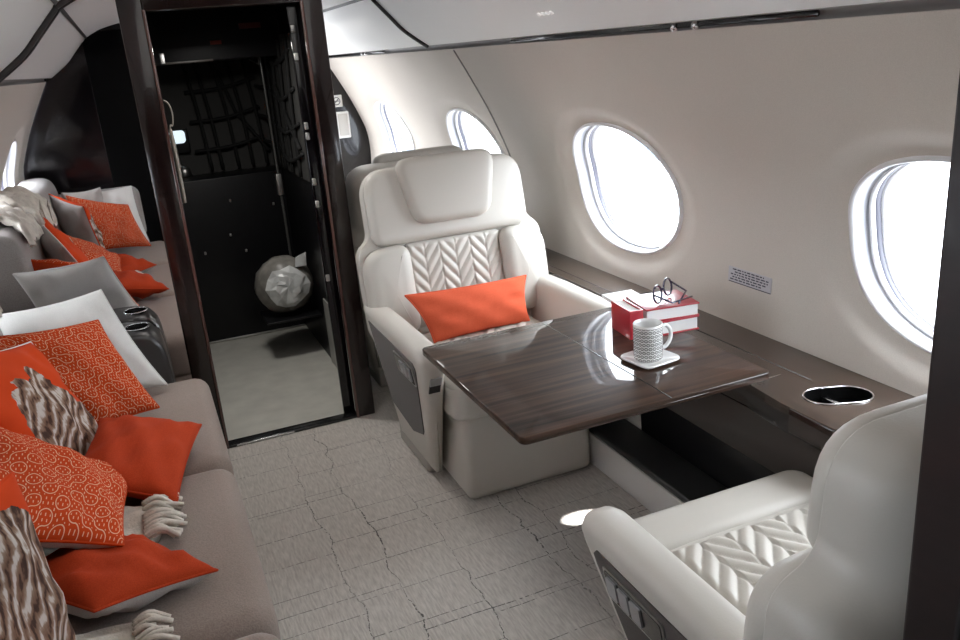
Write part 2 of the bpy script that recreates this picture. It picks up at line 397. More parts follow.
def inset(pts, d):
    n = len(pts); out = []
    for i in range(n):
        a, b, c = Vector(pts[i-1]), Vector(pts[i]), Vector(pts[(i+1) % n])
        t = (c-a)
        if t.length < 1e-9: out.append(tuple(b)); continue
        t.normalize(); nrm = Vector((-t.y, t.x))
        out.append(tuple(b + nrm*d))
    return out

def bm_pad(outline, origin, U, V, depth, r, dome=0, back_r=0, rings=5, bm=None, top_rings=5):
    """upholstered pad: back at 0, rounded front edge of radius r, slightly domed face. N = U x V"""
    bm = bm or bmesh.new()
    if area2(outline) < 0: outline = list(reversed(outline))
    O, U, V = Vector(origin), Vector(U).normalized(), Vector(V).normalized(); Nn = U.cross(V)
    cx = sum(p[0] for p in outline)/len(outline); cy = sum(p[1] for p in outline)/len(outline)
    levels = []
    if back_r:
        for k in range(rings+1):
            a = PI/2*(1-k/rings); levels.append((back_r*(1-math.cos(a)), back_r*(1-math.sin(a))))
    else: levels.append((0, 0))
    for k in range(rings+1):
        a = PI/2*k/rings; levels.append((r*(1-math.cos(a)), depth-r+r*math.sin(a)))
    vr = []
    for d, hgt in levels:
        ring = inset(outline, d)
        vr.append([bm.verts.new(O+U*x+V*y+Nn*hgt) for x, y in ring])
    last = inset(outline, r)
    for k in range(1, top_rings):
        s = 1-k/top_rings
        vr.append([bm.verts.new(O+U*(cx+(x-cx)*s)+V*(cy+(y-cy)*s)+Nn*(depth+dome*.5*(1-s*s)**2)) for x, y in last])
    n = len(outline)
    for a, b in zip(vr, vr[1:]):
        for i in range(n): bm.faces.new((a[i], a[(i+1) % n], b[(i+1) % n], b[i]))
    c = bm.verts.new(O+U*cx+V*cy+Nn*(depth+dome*.5))
    for i in range(n): bm.faces.new((vr[-1][i], vr[-1][(i+1) % n], c))
    bm.faces.new(list(reversed(vr[0])))
    return bm

def bm_prism(outline, origin, U, V, depth, bevel=0, seg=3, bm=None):
    return bm_pad(outline, origin, U, V, depth, max(bevel, 1e-4), 0, bevel, rings=seg if bevel else 1, bm=bm, top_rings=2)

def bm_tube(pts, r, n=8, bm=None, closed=False):
    bm = bm or bmesh.new()
    P = [Vector(p) for p in pts]; k = len(P)
    rs = r if isinstance(r, (list, tuple)) else [r]*k
    rings = []; up = None
    for i in range(k):
        if closed: t = P[(i+1) % k]-P[i-1]
        else: t = P[min(i+1, k-1)]-P[max(i-1, 0)]
        t.normalize()
        if up is None:
            up = Vector((0, 0, 1)) if abs(t.z) < .9 else Vector((1, 0, 0))
        up = (up - t*up.dot(t)).normalized(); s = t.cross(up)
        rings.append([bm.verts.new(P[i]+(up*math.cos(2*PI*j/n)+s*math.sin(2*PI*j/n))*rs[i]) for j in range(n)])
    m = k if closed else k-1
    for i in range(m):
        a, b = rings[i], rings[(i+1) % k]
        for j in range(n): bm.faces.new((a[j], a[(j+1) % n], b[(j+1) % n], b[j]))
    if not closed:
        bm.faces.new(list(reversed(rings[0]))); bm.faces.new(rings[-1])
    return bm

def spline(pts, n=8):
    P = [Vector(p) for p in pts]; out = []
    for i in range(len(P)-1):
        p0, p1, p2, p3 = P[max(i-1, 0)], P[i], P[i+1], P[min(i+2, len(P)-1)]
        for s in range(n):
            t = s/n
            out.append(.5*((2*p1)+(p2-p0)*t+(2*p0-5*p1+4*p2-p3)*t*t+(3*p1-p0-3*p2+p3)*t**3))
    out.append(P[-1]); return out

def bm_lathe(profile, cx, cy, n=32, uv=False, top=True, bottom=True):
    bm = bmesh.new(); rings = []
    uvl = bm.loops.layers.uv.new('UVMap') if uv else None
    for r, z in profile: rings.append([bm.verts.new((cx+r*math.cos(2*PI*j/n), cy+r*math.sin(2*PI*j/n), z)) for j in range(n)])
    z0 = min(p[1] for p in profile); z1 = max(p[1] for p in profile)
    for i in range(len(rings)-1):
        for j in range(n):
            f = bm.faces.new((rings[i][j], rings[i][(j+1) % n], rings[i+1][(j+1) % n], rings[i+1][j]))
            if uv:
                for lp, (ii, jj) in zip(f.loops, ((i, j), (i, j+1), (i+1, j+1), (i+1, j))):
                    lp[uvl].uv = (jj/n, (profile[ii][1]-z0)/(z1-z0))
    if bottom: bm.faces.new(list(reversed(rings[0])))
    if top: bm.faces.new(rings[-1])
    return bm

def children(o): return [c for c in bpy.data.objects if c.parent == o]
def copy_tree(o, parent=None):
    c = o.copy(); COL.objects.link(c); c.parent = parent
    for ch in children(o): copy_tree(ch, c)
    return c

# ------------------------------------------------------------------ cabin shell
PROF = [(1.43, 0), (1.52, .2), (1.59, .4), (1.625, .61), (1.643, .8), (1.632, .96), (1.60, 1.056), (1.534, 1.21), (1.454, 1.364), (1.38, 1.495)]
XSUM = .95        # left wall x = XSUM - right wall x
Y0, Y1 = .51, 6.19
def wall_x(z):
    P = PROF
    z = max(0, min(1.495, z))
    for i in range(len(P)-1):
        if P[i][1] <= z <= P[i+1][1]:
            t = (z-P[i][1])/(P[i+1][1]-P[i][1])
            def tang(j):
                a, b = P[max(j-1, 0)], P[min(j+1, len(P)-1)]
                return (b[0]-a[0])/(b[1]-a[1])
            h = P[i+1][1]-P[i][1]; m0, m1 = tang(i)*h, tang(i+1)*h
            return (2*t**3-3*t*t+1)*P[i][0]+(t**3-2*t*t+t)*m0+(-2*t**3+3*t*t)*P[i+1][0]+(t**3-t*t)*m1
    return P[-1][0]
def wpt(side, y, z, out=0):
    x = wall_x(z); d = .01
    s = (wall_x(z+d)-wall_x(z-d))/(2*d)
    nx, nz = 1/math.hypot(1, s), -s/math.hypot(1, s)
    x += nx*out; zz = z+nz*out
    return Vector((x if side > 0 else XSUM-x, y, zz))
WY = [1.22, 2.64, 4.06, 5.48]; WZ = .953; WA, WB = .345, .236
ZLO, ZHI = .62, 1.36
def ell(a, sc):
    c, s = math.cos(a), math.sin(a); e = 2/2.25
    return (WA*sc*math.copysign(abs(c)**e, c), WB*sc*math.copysign(abs(s)**e, s))
def wall(side, name):
    bm = bmesh.new()
    def grid(z0, z1, n):
        ys = [Y0 + (Y1-Y0)*i/64 for i in range(65)]
        zs = [z0+(z1-z0)*i/n for i in range(n+1)]
        V = [[bm.verts.new(wpt(side, y, z)) for y in ys] for z in zs]
        for i in range(n):
            for j in range(64): bm.faces.new((V[i][j], V[i][j+1], V[i+1][j+1], V[i+1][j]))
    grid(0, ZLO, 12); grid(ZHI, 1.495, 4)
    for yc in WY:
        hw = .71
        # boundary of the cell, side samples shared by neighbours
        bd = []
        nz, ny = 16, 24
        for i in range(nz): bd.append((hw, ZLO+(ZHI-ZLO)*i/nz-WZ))
        for i in range(ny): bd.append((hw-2*hw*i/ny, ZHI-WZ))
        for i in range(nz): bd.append((-hw, ZHI-(ZHI-ZLO)*i/nz-WZ))
        for i in range(ny): bd.append((-hw+2*hw*i/ny, ZLO-WZ))
        rings = []
        scl = [1.0, 1.04, 1.10, 1.17, 1.25, 1.33]
        for k, s in enumerate(scl):
            ring = []
            for (u, v) in bd:
                a = math.atan2(v/WB, u/WA)
                eu, ev = ell(a, s)
                t = (s-1)/.33
                dep = .027*(1-(3*t*t-2*t**3)) if t < 1 else 0
                ring.append(bm.verts.new(wpt(side, yc+eu, WZ+ev, dep)))
            rings.append(ring)
        for t in (.35, .7, 1):
            ring = []
            for (u, v) in bd:
                a = math.atan2(v/WB, u/WA); eu, ev = ell(a, 1.33)
                ring.append(bm.verts.new(wpt(side, yc+eu+(u-eu)*t, WZ+ev+(v-ev)*t)))
            rings.append(ring)
        n = len(bd)
        for a, b in zip(rings, rings[1:]):
            for i in range(n): bm.faces.new((a[i], a[(i+1) % n], b[(i+1) % n], b[i]))
    bmesh.ops.remove_doubles(bm, verts=bm.verts, dist=.0008)
    return struct(name, bm, M['wall'])
wall(1, 'wall_right'); wall(-1, 'wall_left')

wn = 0
for side in (1, -1):
    for yc in WY:
        wn += 1
        def ringpt(a, s, d): 
            u, v = ell(a, s); return wpt(side, yc+u, WZ+v, .027+d)
        na = 72
        def band(levels):
            bm = bmesh.new(); R = [[bm.verts.new(ringpt(2*PI*j/na, s, d)) for j in range(na)] for s, d in levels]
            for a, b in zip(R, R[1:]):
                for j in range(na): bm.faces.new((a[j], a[(j+1) % na], b[(j+1) % na], b[j]))
            return bm
        root = struct(f'window_{wn}', band([(1.012, 0), (1.008, -.010), (.985, -.012), (.965, -.004), (.955, .012)]), M['win_white'])
        mk('window_ring', band([(.955, .012), (.945, .030), (.93, .032)]), M['win_gray'], root)
        mk('window_ring', band([(.93, .032), (.915, .030), (.905, .045)]), M['win_white'], root)
        mk('window_gasket', band([(.905, .045), (.895, .048), (.893, .060)]), M['win_dark'], root)
        mk('window_reveal', band([(.893, .060), (.87, .062), (.86, .085)]), M['win_white'], root)
        bm = bmesh.new(); R = [bm.verts.new(ringpt(2*PI*j/na, .865, .080)) for j in range(na)]
        c = bm.verts.new(wpt(side, yc, WZ, .107))
        for j in range(na): bm.faces.new((R[j], R[(j+1) % na], c))
        mk('window_pane', bm, M['glass'], root)

# floor and ceiling
bm = bmesh.new()
vs = [bm.verts.new(p) for p in ((-.55, -1.5, 0), (1.5, -1.5, 0), (1.5, 3.315, 0), (-.55, 3.315, 0))]
bm.faces.new(vs)
vs = [bm.verts.new(p) for p in ((.735, 3.315, 0), (1.5, 3.315, 0), (1.5, 6.2, 0), (.735, 6.2, 0))]
bm.faces.new(vs)
struct('floor', bm, M['carpet'], smooth=False)
CEIL = [(1.345, 1.516), (1.24, 1.592), (1.175, 1.660), (1.113, 1.727), (1.095, 1.745), (1.0, 1.79), (.85, 1.825), (.66, 1.845), (.475, 1.85)]
cfull = CEIL + [(XSUM-x, z) for x, z in reversed(CEIL[:-1])]
def strip(pts, y0, y1, ny=1):
    bm = bmesh.new(); R = [[bm.verts.new((x, y0+(y1-y0)*j/ny, z)) for x, z in pts] for j in range(ny+1)]
    for a, b in zip(R, R[1:]):
        for i in range(len(pts)-1): bm.faces.new((a[i], a[i+1], b[i+1], b[i]))
    return bm
cs = [tuple(p) for p in spline([(x, 0, z) for x, z in cfull], 4)]
struct('ceiling', strip([(p[0], p[2]) for p in cs], .45, 6.2, 1), M['ceil'])
# valance between wall top and ceiling panel, with a dark slot
for nm, s in (('trim_1', 1), ('trim_2', -1)):
    X = lambda x: x if s > 0 else XSUM-x
    struct(nm, strip([(X(1.38), 1.494), (X(1.392), 1.505), (X(1.385), 1.522), (X(1.345), 1.522), (X(1.343), 1.515)], .45, 6.2), M['gray_trim'])
    struct('trim_3' if s > 0 else 'trim_4', strip([(X(1.099), 1.737), (X(1.092), 1.7425), (X(1.087), 1.7505)], .45, 6.2), M['dark_trim'])
# dark reading-light slots in the right valance
def slot(name, y0, y1, label):
    e = empty(name, (1.37, (y0+y1)/2, 1.505), label, 'light slot', 'reading light slots in the right valance')
    o = rrect(y1-y0, .015, .007)
    bm = bm_prism(o, (1.374, (y0+y1)/2, 1.5085), (0, -1, 0), (0, 0, 1), .006)
    mk('slot_panel', bm, M['bezel'], e, world=True)
    for q in (.27, .33):
        yy = y0+(y1-y0)*q
        bm = bm_lathe([(.0, 0), (.011, 0), (.011, .012), (.006, .016), (.0, .016)], 0, 0, 16)
        bmesh.ops.rotate(bm, verts=bm.verts, cent=(0, 0, 0), matrix=Matrix.Rotation(-PI/2, 3, 'Y'))
        bmesh.ops.translate(bm, verts=bm.verts, vec=(1.374, yy, 1.506))
        mk('nozzle', bm, M['chrome'], e, world=True)
slot('reading_light_slot', 1.42, 2.95, 'long dark reading light slot above the two near right windows')
slot('reading_light_slot', 4.6, 6.0, 'short dark reading light slot above the far aft windows')
# seams: cross arcs
def arc_seam(name, y, pts, r, m):
    struct(name, bm_tube(spline([(x, y, z) for x, z in pts], 5), r, 6), m)
arc_seam('trim_5', 3.80, [(x-.004, z-.004) for x, z in CEIL], .009, M['dark_trim'])
arc_seam('trim_6', 3.80, [(XSUM-x+.004, z-.004) for x, z in CEIL], .009, M['dark_trim'])
zz = [1.49-.075*i for i in range(15)]
arc_seam('trim_7', 3.58, [(wall_x(z)-.0005, z) for z in zz], .005, M['gray_trim'])
arc_seam('trim_8', 3.28, [(XSUM-x+.006, z-.006) for x, z in CEIL], .010, M['dark_trim'])

# ------------------------------------------------------------------ aft bulkhead: mirror, door frame
bm = bm_box(-.75, .04, 3.32, 3.34, 0, 1.87)
struct('wall_mirror', bm, M['mirror'], smooth=False)
struct('wall_back', bm_box(-.75, .04, 3.345, 3.40, 0, 1.87), M['black'], smooth=False)
fr = struct('door_1', bm_box(.04, .122, 3.29, 3.40, 0, 1.86, .006), M['frame_wood'])
mk('door_jamb', bm_box(.682, .758, 3.29, 3.40, 0, 1.86, .006), M['frame_wood'], fr)
mk('door_header', bm_box(.122, .682, 3.29, 3.40, 1.705, 1.86, .004), M['frame_wood'], fr)
bm = bm_box(.118, .13, 3.286, 3.30, 0, 1.71, .003); bm_box(.674, .686, 3.286, 3.30, 0, 1.71, .003, bm=bm)
mk('door_edge_strip', bm, simple('edge_strip', (.09, .04, .032), rough=.15, coat=1), fr)
mk('sliding_door_edge', bm_box(.63, .68, 3.335, 3.355, .0, 1.70, .004), M['black_gloss'], fr)
for z in (1.60, 1.50, 1.24, 1.20, 1.02, .93, .62):
    mk('latch', bm_box(.632, .648, 3.322, 3.336, z, z+.028, .004), M['brushed'], fr)
mk('threshold', bm_box(.122, .69, 3.29, 3.345, 0, .012, .003), M['bezel'], fr)
mk('threshold_plate', bm_box(.16, .40, 3.287, 3.293, .003, .010, .001), M['chrome'], fr)

# closet behind the door
struct('wall_closet', bm_box(-.35, -.33, 3.40, 5.05, 0, 1.85), M['black'], smooth=False)
struct('wall_closet_right', bm_box(.745, .749, 3.40, 5.05, 0, 1.85), M['black'], smooth=False)
struct('wall_closet_back', bm_box(-.35, .757, 5.0, 5.05, 0, 1.85), M['closet_back'], smooth=False)
struct('ceiling_closet', bm_box(-.35, .757, 3.40, 5.05, 1.80, 1.86), M['black'], smooth=False)
struct('floor_closet', bm_box(-.33, .745, 3.345, 5.0, -.02, .002), M['cream_vinyl'], smooth=False)
bm = bm_box(.738, .745, 3.42, 4.05, .002, .345)
struct('baseboard_closet', bm, simple('kick_plate', (.34, .335, .31), rough=.4, var=.1, vscale=12), smooth=False)
cb = empty('stowage_cabinet', (.2, 4.86, 0), 'black cabinet across the closet back, below the cargo net', 'cabinet')
mk('cabinet_body', bm_box(-.33, .744, 4.74, 4.99, .003, .93, .006), M['black'], cb, world=True)
mk('edge_strip', bm_box(.17, .74, 4.735, 4.74, .006, .016, .001), M['brushed'], cb, world=True)
for x, z in ((.25, .52), (.43, .79), (.40, .60), (.47, .50), (.66, .74)):
    mk('latch', bm_box(x, x+.012, 4.728, 4.742, z, z+.016, .003), M['brushed'], cb, world=True)
bs = mk('bracket_shelf', bm_box(.46, .744, 4.16, 4.42, .222, .234, .003), M['black']); tag(bs, 'small black bracket shelf under the wrapped roll in the closet', 'shelf')
# cargo net
bm = bmesh.new()
yN = 4.96
def net(p, q, r=.010):
    P = spline([(p[0], yN, p[1]), ((p[0]+q[0])/2+.012, yN-.01, (p[1]+q[1])/2-.015), (q[0], yN, q[1])], 5)
    bm_tube(P, r, 6, bm=bm)
for x in (.37, .43, .52, .60, .68): net((x-.05, 1.62), (x+.02, .95))
for z in (1.55, 1.38, 1.22, 1.06): net((.315, z), (.70, z+.05))
net((.45, 1.6), (.57, 1.25)); net((.57, 1.25), (.72, 1.02))
for y in (4.05, 4.25, 4.45, 4.62): bm_tube(spline([(.728, y-.06, 1.60), (.722, y, 1.3), (.728, y+.04, .96)], 5), .010, 6, bm=bm)
for z in (1.5, 1.33, 1.17, 1.03): bm_tube(spline([(.728, 3.96, z+.05), (.72, 4.3, z-.01), (.728, 4.70, z+.04), (.70, 4.95, z+.05)], 5), .010, 6, bm=bm)
bm_tube(spline([(.725, 4.0, 1.1), (.72, 4.3, 1.3), (.728, 4.66, 1.55)], 5), .010, 6, bm=bm)
mk('cargo_net', bm, M['strap'])
tag(bpy.data.objects['cargo_net'], 'black webbing cargo net on the dim closet back wall', 'net')
struct('trim_10', bm_box(.735, .744, 3.95, 4.71, .95, 1.62), M['closet_back'], smooth=False)
# upright pole
pl = empty('closet_pole', (.69, 4.3, .236), 'thin grey metal pole standing on the right inside the closet', 'pole')
mk('pole_tube', bm_tube(spline([(.63, 4.5, 1.525), (.655, 4.42, 1.50), (.665, 4.4, 1.44), (.665, 4.4, .236)], 5), .007, 8), simple('dull_grey_tube', (.10, .10, .095), rough=.3, metal=.5), pl, world=True)
mk('pole_clamp', bm_box(.65, .68, 4.385, 4.415, .84, .95, .004), M['brushed'], pl, world=True)
# wrapped roll
rc = Vector((.592, 4.28, .395))
rl = empty('wrapped_roll', (rc.x, rc.y, .236), 'round roll wrapped in clear plastic inside the dark closet', 'roll')
def blob(c, rad, squash, seed, namp, nu=28, nv=18):
    rnd = random.Random(seed); bm = bmesh.new()
    bmesh.ops.create_uvsphere(bm, u_segments=nu, v_segments=nv, radius=rad)
    ph = [rnd.uniform(0, 6.28) for _ in range(8)]
    for v in bm.verts:
        p = v.co.normalized()
        k = 1+namp*(math.sin(5*p.x+ph[0])*math.sin(6*p.z+ph[1])+.6*math.sin(13*p.x+9*p.z+ph[2])+.5*math.sin(11*p.z-12*p.y+ph[3])+.5*math.sin(17*p.y+ph[4]))
        v.co = Vector((v.co.x*squash[0], v.co.y*squash[1], v.co.z*squash[2]))*k
    bmesh.ops.translate(bm, verts=bm.verts, vec=c)
    return bm
mk('roll_body', blob(rc, .152, (1, .75, 1), 3, .02), M['pink'], rl, world=True)
# crumpled wrap disc in front
bm = bmesh.new(); rnd = random.Random(5)
cen = bm.verts.new(rc+Vector((0, -.128, .012))); pr = None
rings = []
for k, (rr, dy) in enumerate(((.03, -.126), (.06, -.122), (.085, -.114), (.108, -.098))):
    rings.append([bm.verts.new(rc+Vector((math.cos(a)*rr*(1+.12*rnd.uniform(-1, 1)), dy+rnd.uniform(-.006, .006), .008+math.sin(a)*rr*(1+.12*rnd.uniform(-1, 1))))) for a in [2*PI*j/14 for j in range(14)]])
for j in range(14): bm.faces.new((rings[0][j], rings[0][(j+1) % 14], cen))
for a, b in zip(rings, rings[1:]):
    for j in range(14): bm.faces.new((a[j], a[(j+1) % 14], b[(j+1) % 14], b[j]))
mk('plastic_wrap', bm, M['plastic_wrap'], rl, world=True, smooth=False)
mk('wrap_tail', bm_prism([(-.03, -.02), (.03, -.02), (.035, .05), (-.02, .03)], rc+Vector((.085, -.08, .12)), (1, 0, 0), (0, 0, 1), .01, .002), M['plastic_wrap'], rl, world=True)
# lit unit and torch on the left of the closet back wall
tu = empty('closet_light', (.23, 4.95, 1.08), 'small bluish lit panel on the closet back wall beside the net', 'light')
mk('light_housing', bm_box(.175, .295, 4.955, 4.995, 1.06, 1.19, .006), M['black'], tu, world=True)
mk('light_lens', bm_prism(rrect(.085, .07, .02), (.235, 4.955, 1.15), (1, 0, 0), (0, 0, 1), .006, .002), M['glow'], tu, world=True)
tt = empty('wall_torch', (.225, 4.9, .94), 'silver hand torch clipped under the small lit closet panel', 'torch')
mk('torch_body', bm_tube([(.205, 4.93, 1.17), (.21, 4.93, 1.10), (.215, 4.93, 1.03), (.22, 4.93, .99)], [.012, .012, .014, .016], 10), M['brushed'], tt, world=True)
mk('torch_head', bm_tube([(.22, 4.93, .99), (.235, 4.93, .97), (.24, 4.93, .93)], [.018, .034, .038], 12), M['brushed'], tt, world=True)
# cream strap handle on left jamb
hs = spline([(.135, 3.335, 1.40), (.150, 3.325, 1.385), (.156, 3.32, 1.35), (.150, 3.325, 1.31), (.140, 3.332, 1.30), (.142, 3.335, 1.2), (.142, 3.335, 1.02)], 6)
o = mk('pull_strap', bm_tube(hs, [.003]*25+[.007]*(len(hs)-25), 6), M['cream_strap']); tag(o, 'thin cream pull strap hanging on the left door jamb', 'strap')
# dark overhead bins inside
ob = empty('overhead_bin', (.45, 3.9, 1.5), 'black overhead bin with small red tags at the top of the closet', 'bin')
mk('bin_body', bm_box(.15, .744, 4.2, 4.95, 1.53, 1.80, .006), M['black'], ob, world=True)
mk('bin_edge', bm_box(.20, .42, 4.19, 4.2, 1.528, 1.538, .001), simple('bin_edge', (.06, .05, .04), rough=.4), ob, world=True)
mk('red_tag', bm_box(.42, .47, 4.192, 4.2, 1.60, 1.617, .001), M['red_tag'], ob, world=True)
mk('red_tag', bm_box(.56, .66, 4.192, 4.2, 1.66, 1.685, .001), simple('dark_red_tag', (.10, .012, .01), rough=.5), ob, world=True)
wp = empty('switch_plate', (.17, 3.9, 1.5), 'small silver switch plate high on the left inside the closet', 'switch')
mk('plate', bm_box(.18, .20, 4.0, 4.01, 1.53, 1.575, .003), M['brushed'], wp, world=True)

# ------------------------------------------------------------------ aft end of the cabin, right of the closet
struct('wall_aft', bm_box(.735, 1.66, 6.17, 6.22, 0, 1.53), M['black_gloss'], smooth=False)
struct('wall_aft_upper', bm_box(-.75, 1.66, 6.19, 6.24, 1.40, 1.87), M['ceil'], smooth=False)
sg = empty('no_smoking_sign', (1.43, 6.16, 1.2), 'small white no smoking sign on the dark aft wall', 'sign')
def wall_px(x, z): return (x, 6.165, z)
mk('plate', bm_prism(rrect(.085, .085, .006), (1.43, 6.17, 1.195), (1, 0, 0), (0, 0, 1), .006), M['white_box'], sg, world=True)
bm = bm_tube([(1.43+.026*math.cos(2*PI*j/20), 6.163, 1.195+.026*math.sin(2*PI*j/20)) for j in range(20)], .003, 6, closed=True)
bm_tube([(1.412, 6.163, 1.177), (1.448, 6.163, 1.213)], .003, 6, bm=bm)
bm_tube([(1.41, 6.163, 1.195), (1.45, 6.163, 1.195)], .003, 6, bm=bm)
mk('symbol', bm, M['ink'], sg, world=True)
hd = empty('handset_box', (1.45, 6.15, 1.0), 'slim white wall box under the no smoking sign', 'box')
mk('box_body', bm_box(1.40, 1.50, 6.12, 6.168, .93, 1.12, .008), M['white_box'], hd, world=True)
mk('box_face', bm_box(1.415, 1.485, 6.112, 6.12, .95, 1.105, .004), simple('box_face', (.5, .48, .45), rough=.5), hd, world=True)
wc = empty('galley_cover', (1.32, 6.05, .6), 'rounded white cover behind the aft seat, left of the slim wall box', 'cover')
mk('cover_body', bm_pad(rrect(.20, 1.08, .09), (1.27, 6.168, .545), (1, 0, 0), (0, 0, 1), .09, .04, .01), M['white_box'], wc, world=True)

# ------------------------------------------------------------------ forward bulkhead and vestibule
def bulk(name, xs, y0, y1, z0, z1, m): return struct(name, bm_box(xs[0], xs[1], y0, y1, z0, z1, .004), m, smooth=False)
bulk('wall_front_left', (-.75, -.17), .43, .50, 0, 1.87, M['black_gloss'])
bulk('wall_front_right', (.632, 1.70), .44, .50, 0, 1.87, M['post'])
bulk('wall_front_upper', (-.17, .632), .43, .50, 1.78, 1.87, M['black_gloss'])
struct('wall_vestibule_left', bm_box(-.75, -.72, -1.5, .43, 0, 1.9), M['black'], smooth=False)
struct('wall_vestibule_right', bm_box(1.2, 1.23, -1.5, .43, 0, 1.9), M['black'], smooth=False)
struct('wall_vestibule_front', bm_box(-.75, 1.23, -1.53, -1.5, 0, 1.9), M['black'], smooth=False)
struct('ceiling_vestibule', bm_box(-.75, 1.23, -1.5, .50, 1.87, 1.9), M['black'], smooth=False)

# ------------------------------------------------------------------ ledge along the right wall
lg = empty('side_ledge', (1.48, 2.5, .48), 'dark striped wood side ledge running under the right windows', 'ledge')
zT = .612
def ledge_outline():
    pts = []
    ys = [1.20+(5.9-1.20)*i/20 for i in range(21)]
    xr = wall_x(zT)+.004
    # inner edge with rounded forward corner and a notch beside the chairs
    a = [(xr, 1.22), (1.44, 1.20)]
    for k in range(9):
        t = PI/2*k/8; a.append((1.43-.09*math.sin(t), 1.29-.09*math.cos(t)))
    a += [(1.34, 1.45), (1.355, 1.60), (1.355, 2.24), (1.372, 2.30), (1.455, 2.33), (1.455, 4.5), (xr, 4.5)]
    return a
lo = ledge_outline()
def cup8(r):
    pts = []
    for k in range(48):
        a = 2*PI*k/48
        base = r*(.66+.46*math.cos(a+.4)**2)
        pts.append((1.482+base*math.cos(a), 1.412+base*math.sin(a)))
    return pts
hole = cup8(.074)
bm = bmesh.new()
def loop(pts, z):
    vs = [bm.verts.new((x, y, z)) for x, y in pts]
    return vs, [bm.edges.new((vs[q], vs[(q+1) % len(vs)])) for q in range(len(vs))]
vo, eo = loop(lo, zT); vh, eh = loop(hole, zT)
bmesh.ops.triangle_fill(bm, edges=eo+eh, use_beauty=True)
vb = [bm.verts.new((v.co.x, v.co.y, zT-.022)) for v in vo]
for q in range(len(vo)): bm.faces.new((vo[q], vo[(q+1) % len(vo)], vb[(q+1) % len(vo)], vb[q]))
mk('ledge_top', bm, M['ledge'], lg, world=True, smooth=False)
lo2 = [(x+(.012 if x < 1.5 else 0), y+.008) for x, y in lo]
lo2 = [p for p in lo2 if p[0] < 1.47]
lo2 = lo2+[(x+.02, y+.012) for x, y in reversed(lo2)]
mk('ledge_apron', bm_prism(lo2, (0, 0, .53), (1, 0, 0), (0, 1, 0), .06, .004), M['bezel'], lg, world=True, flat_angle=40)
mk('ledge_rim', bm_prism([(1.445, 1.196)]+[(1.43-.094*math.sin(PI/2*k/8), 1.29-.094*math.cos(PI/2*k/8)) for k in range(9)]+[(1.336, 1.42), (1.35, 1.42)]+[(1.43-.08*math.sin(PI/2*k/8), 1.29-.08*math.cos(PI/2*k/8)) for k in range(8, -1, -1)]+[(1.445, 1.21)], (0, 0, .545), (1, 0, 0), (0, 1, 0), .066, .006), M['rim'], lg, world=True, flat_angle=40)
mk('groove', bm_box(1.497, 1.501, 1.52, 4.4, zT-.002, zT+.0008), M['bezel'], lg, world=True)
mk('metal_joint', bm_box(1.343, 1.46, 1.585, 1.589, zT-.002, zT+.0012), M['chrome'], lg, world=True)
# figure-eight cup well
bm = bmesh.new()
R = [[bm.verts.new((1.482+(x-1.482)*k, 1.412+(y-1.412)*k, z)) for x, y in hole] for k, z in ((1.0, zT-.0005), (.96, zT-.01), (.90, zT-.058))]
for p, q in zip(R, R[1:]):
    for n_ in range(48): bm.faces.new((p[n_], p[(n_+1) % 48], q[(n_+1) % 48], q[n_]))
bm.faces.new(R[-1])
cw = mk('cup_holder', bm, M['well'], lg, world=True, flat_angle=40)
mk('cup_rim', bm_tube([(x, y, zT+.001) for x, y in hole], .0026, 6, closed=True), M['chrome'], cw, world=True)
mk('cup_divider', bm_box(1.475, 1.489, 1.36, 1.464, zT-.05, zT-.018, .003), M['chrome'], cw, world=True)
mk('end_bracket', bm_box(1.47, 1.545, 1.165, 1.2, .58, .606, .006), M['chrome'], lg, world=True)
# lower side panel under the ledge
bm = bmesh.new()
prof = [(1.365, .535), (1.372, .47), (1.395, .37), (1.405, .36)]
R = [[bm.verts.new((x, y, z)) for x, z in prof] for y in (1.0, 2.3)]
for i in range(len(prof)-1): bm.faces.new((R[0][i], R[0][i+1], R[1][i+1], R[1][i]))
struct('trim_9', bm, M['fascia'], flat_angle=50)
struct('trim_11', strip([(1.405, .36), (1.48, .345), (1.485, .2), (1.488, .13)], 1.0, 2.3), M['black'], flat_angle=50)
# low platform under the table
pf = empty('floor_platform', (1.42, 2.0, 0), 'low platform with black lid and pale side under the table', 'platform')
mk('platform_side', bm_box(1.335, 1.36, 1.15, 2.62, .002, .125, .004), M['platform_side'], pf, world=True)
mk('platform_lid', bm_box(1.335, 1.487, 1.15, 2.62, .126, .15, .01), M['platform'], pf, world=True)

# ------------------------------------------------------------------ table
tb = empty('folding_table', (1.02, 1.86, .645), 'glossy dark striped wood table between the two white armchairs', 'table')
to = smooth_closed(rrect(.70, .70, .02, 4, 1.025, 1.865), 1)
mk('table_top', bm_prism(rrect(.70, .695, .018, 5, 1.02, 1.866), (0, 0, .645), (1, 0, 0), (0, 1, 0), .02, .003), M['table'], tb, world=True, flat_angle=40)
mk('leaf_seam', bm_box(1.069, 1.0715, 1.522, 2.21, .6645, .6655), M['bezel'], tb, world=True)
for y in (1.62, 2.1):
    mk('slide_arm', bm_box(1.05, 1.362, y, y+.04, .616, .645, .004), M['bezel'], tb, world=True)
mk('table_edge', bm_tube([(.69, 1.5195, .654), (1.35, 1.5195, .654)], .002, 6), M['table'], tb, world=True)

